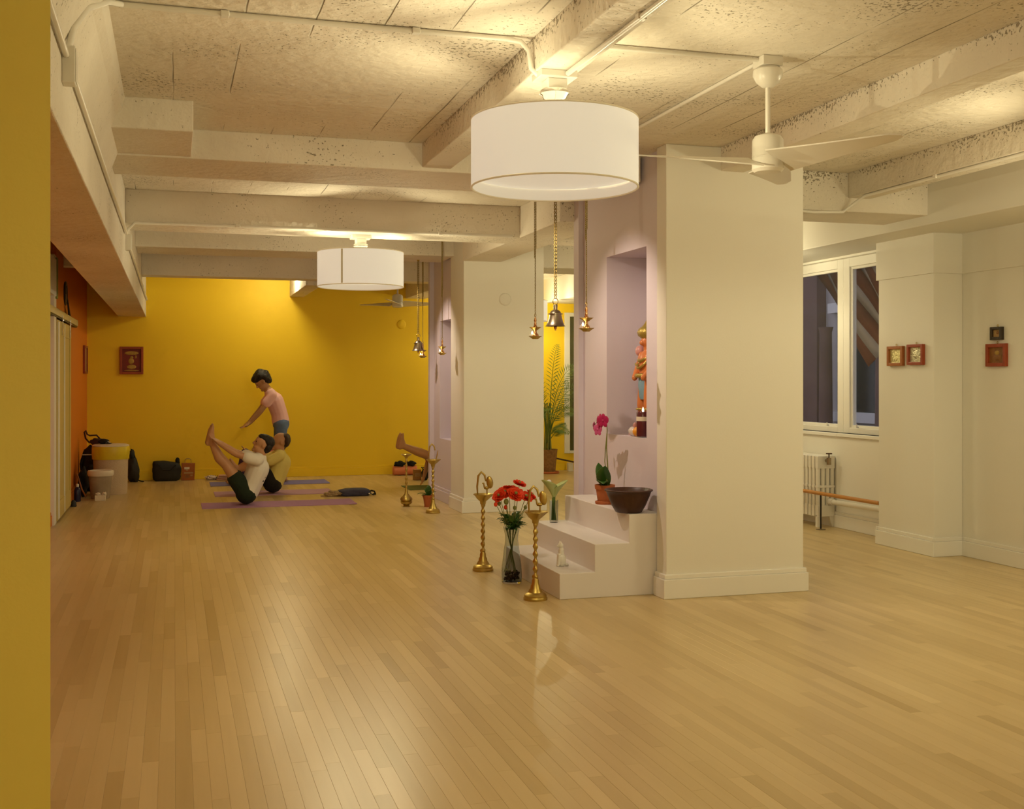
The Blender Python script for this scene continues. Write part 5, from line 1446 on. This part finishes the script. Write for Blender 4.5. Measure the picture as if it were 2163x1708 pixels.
b_.v = [(x, y, z*(1.15 - 0.6*abs(x))) for x, y, z in b_.v]
b_.build('body', 'denim_dark', sd, smooth=60)
MB().tube([(0.15, -0.05, 0.03), (0.20, -0.04, 0.055), (0.24, -0.02, 0.045), (0.26, 0.01, 0.008), (0.22, 0.04, 0.006)], 0.010, 8).build('strap', 'black_cloth', sd, smooth=60)
MB().tube([(0.10, -0.09, 0.045), (0.19, -0.09, 0.03), (0.22, -0.10, 0.008)], 0.008, 8).build('strap', 'black_cloth', sd, smooth=60)
for (x_, y_, z_) in ((0.10, -0.118, 0.05), (0.165, -0.11, 0.026), (0.20, -0.10, 0.03)):
    MB().ell((x_, y_, z_), (0.012, 0.008, 0.010)).build('buckle', 'white_plastic', sd, smooth=60)
ns = thing('patterned_scarf', (1.86, 13.72, 0), 'crumpled patterned beige scarf beside the dark blue tote', 'scarf')
mat('scarf_print', (0.40, 0.28, 0.14), 0.95, noise=0.9, nscale=45, bump=0.5, bscale=40)
soft((0.02, 0, 0.03), (0.14, 0.075, 0.036), 91, 0.16, 2.1).build('bundle', 'scarf_print', ns, smooth=60)
MB().tube([(-0.08, 0, 0.012), (-0.13, -0.01, 0.008), (-0.17, 0.0, 0.006)], [0.014, 0.010, 0.006], 6).build('tail', 'scarf_print', ns, smooth=60)

# by the yellow wall behind the far pillar
bo = thing('bolster', (3.25, 16.40, 0), 'salmon pink cylindrical bolster on the floor by the yellow wall', 'cushion')
mat('bolster_pink', (0.68, 0.22, 0.10), 0.9, noise=0.08, nscale=8, bump=0.2, bscale=30)
b_ = MB().lathe([(0, -0.175), (0.06, -0.175), (0.075, -0.165), (0.078, 0.165), (0.06, 0.175), (0, 0.175)], n=28)
b_.v = [(z, y, x*0.9+0.07) for x, y, z in b_.v]
b_.build('cover', 'bolster_pink', bo, smooth=40)
for s_ in (-1, 1):
    MB().torus((s_*0.168, 0, 0.07), 0.066, 0.005, rot=(0, R(90), 0), n=24, k=6).build('piping', 'bolster_pink', bo, smooth=60)
for (x_, w_, sd_, lab) in ((3.17, 0.085, 101, 'black crumpled jacket on the salmon bolster, at the end away from the pillar'), (3.345, 0.07, 102, 'black folded cloth on the salmon bolster, at the end nearer the pillar')):
    t = thing('black_garment', (x_, 16.40, 0.137), lab, 'garment')
    soft((0, 0, 0.03), (w_, 0.07, 0.042), sd_, 0.14, 2.1).build('cloth', 'black_cloth', t, smooth=60)
    MB().tube([(-w_*0.8, -0.03, 0.02), (-w_*0.2, -0.06, 0.06), (w_*0.6, -0.05, 0.03)], 0.012, 8).build('sleeve', 'black_cloth', t, smooth=60)
yb = thing('yoga_block', (3.255, 15.55, 0), 'tan cork yoga block behind the far brass lamp', 'block')
mat('cork', (0.38, 0.20, 0.06), 0.9, noise=0.3, nscale=60)
MB().box(-0.055, 0.055, -0.04, 0.04, 0, 0.15).build('block', 'cork', yb, bevel=0.008)
MB().box(-0.035, 0.035, -0.0415, -0.040, 0.05, 0.10).build('recess', 'tan_print', yb)
bb = thing('small_black_bag', (3.36, 15.50, 0), 'small black bag next to the tan yoga block', 'bag')
soft((0, 0, 0.085), (0.05, 0.05, 0.088), 111, 0.06).build('body', 'black_nylon', bb, smooth=60)
MB().tube([(-0.03, -0.02, 0.15), (-0.06, -0.03, 0.185), (-0.02, -0.03, 0.18)], 0.008, 6).build('strap', 'black_cloth', bb, smooth=60)
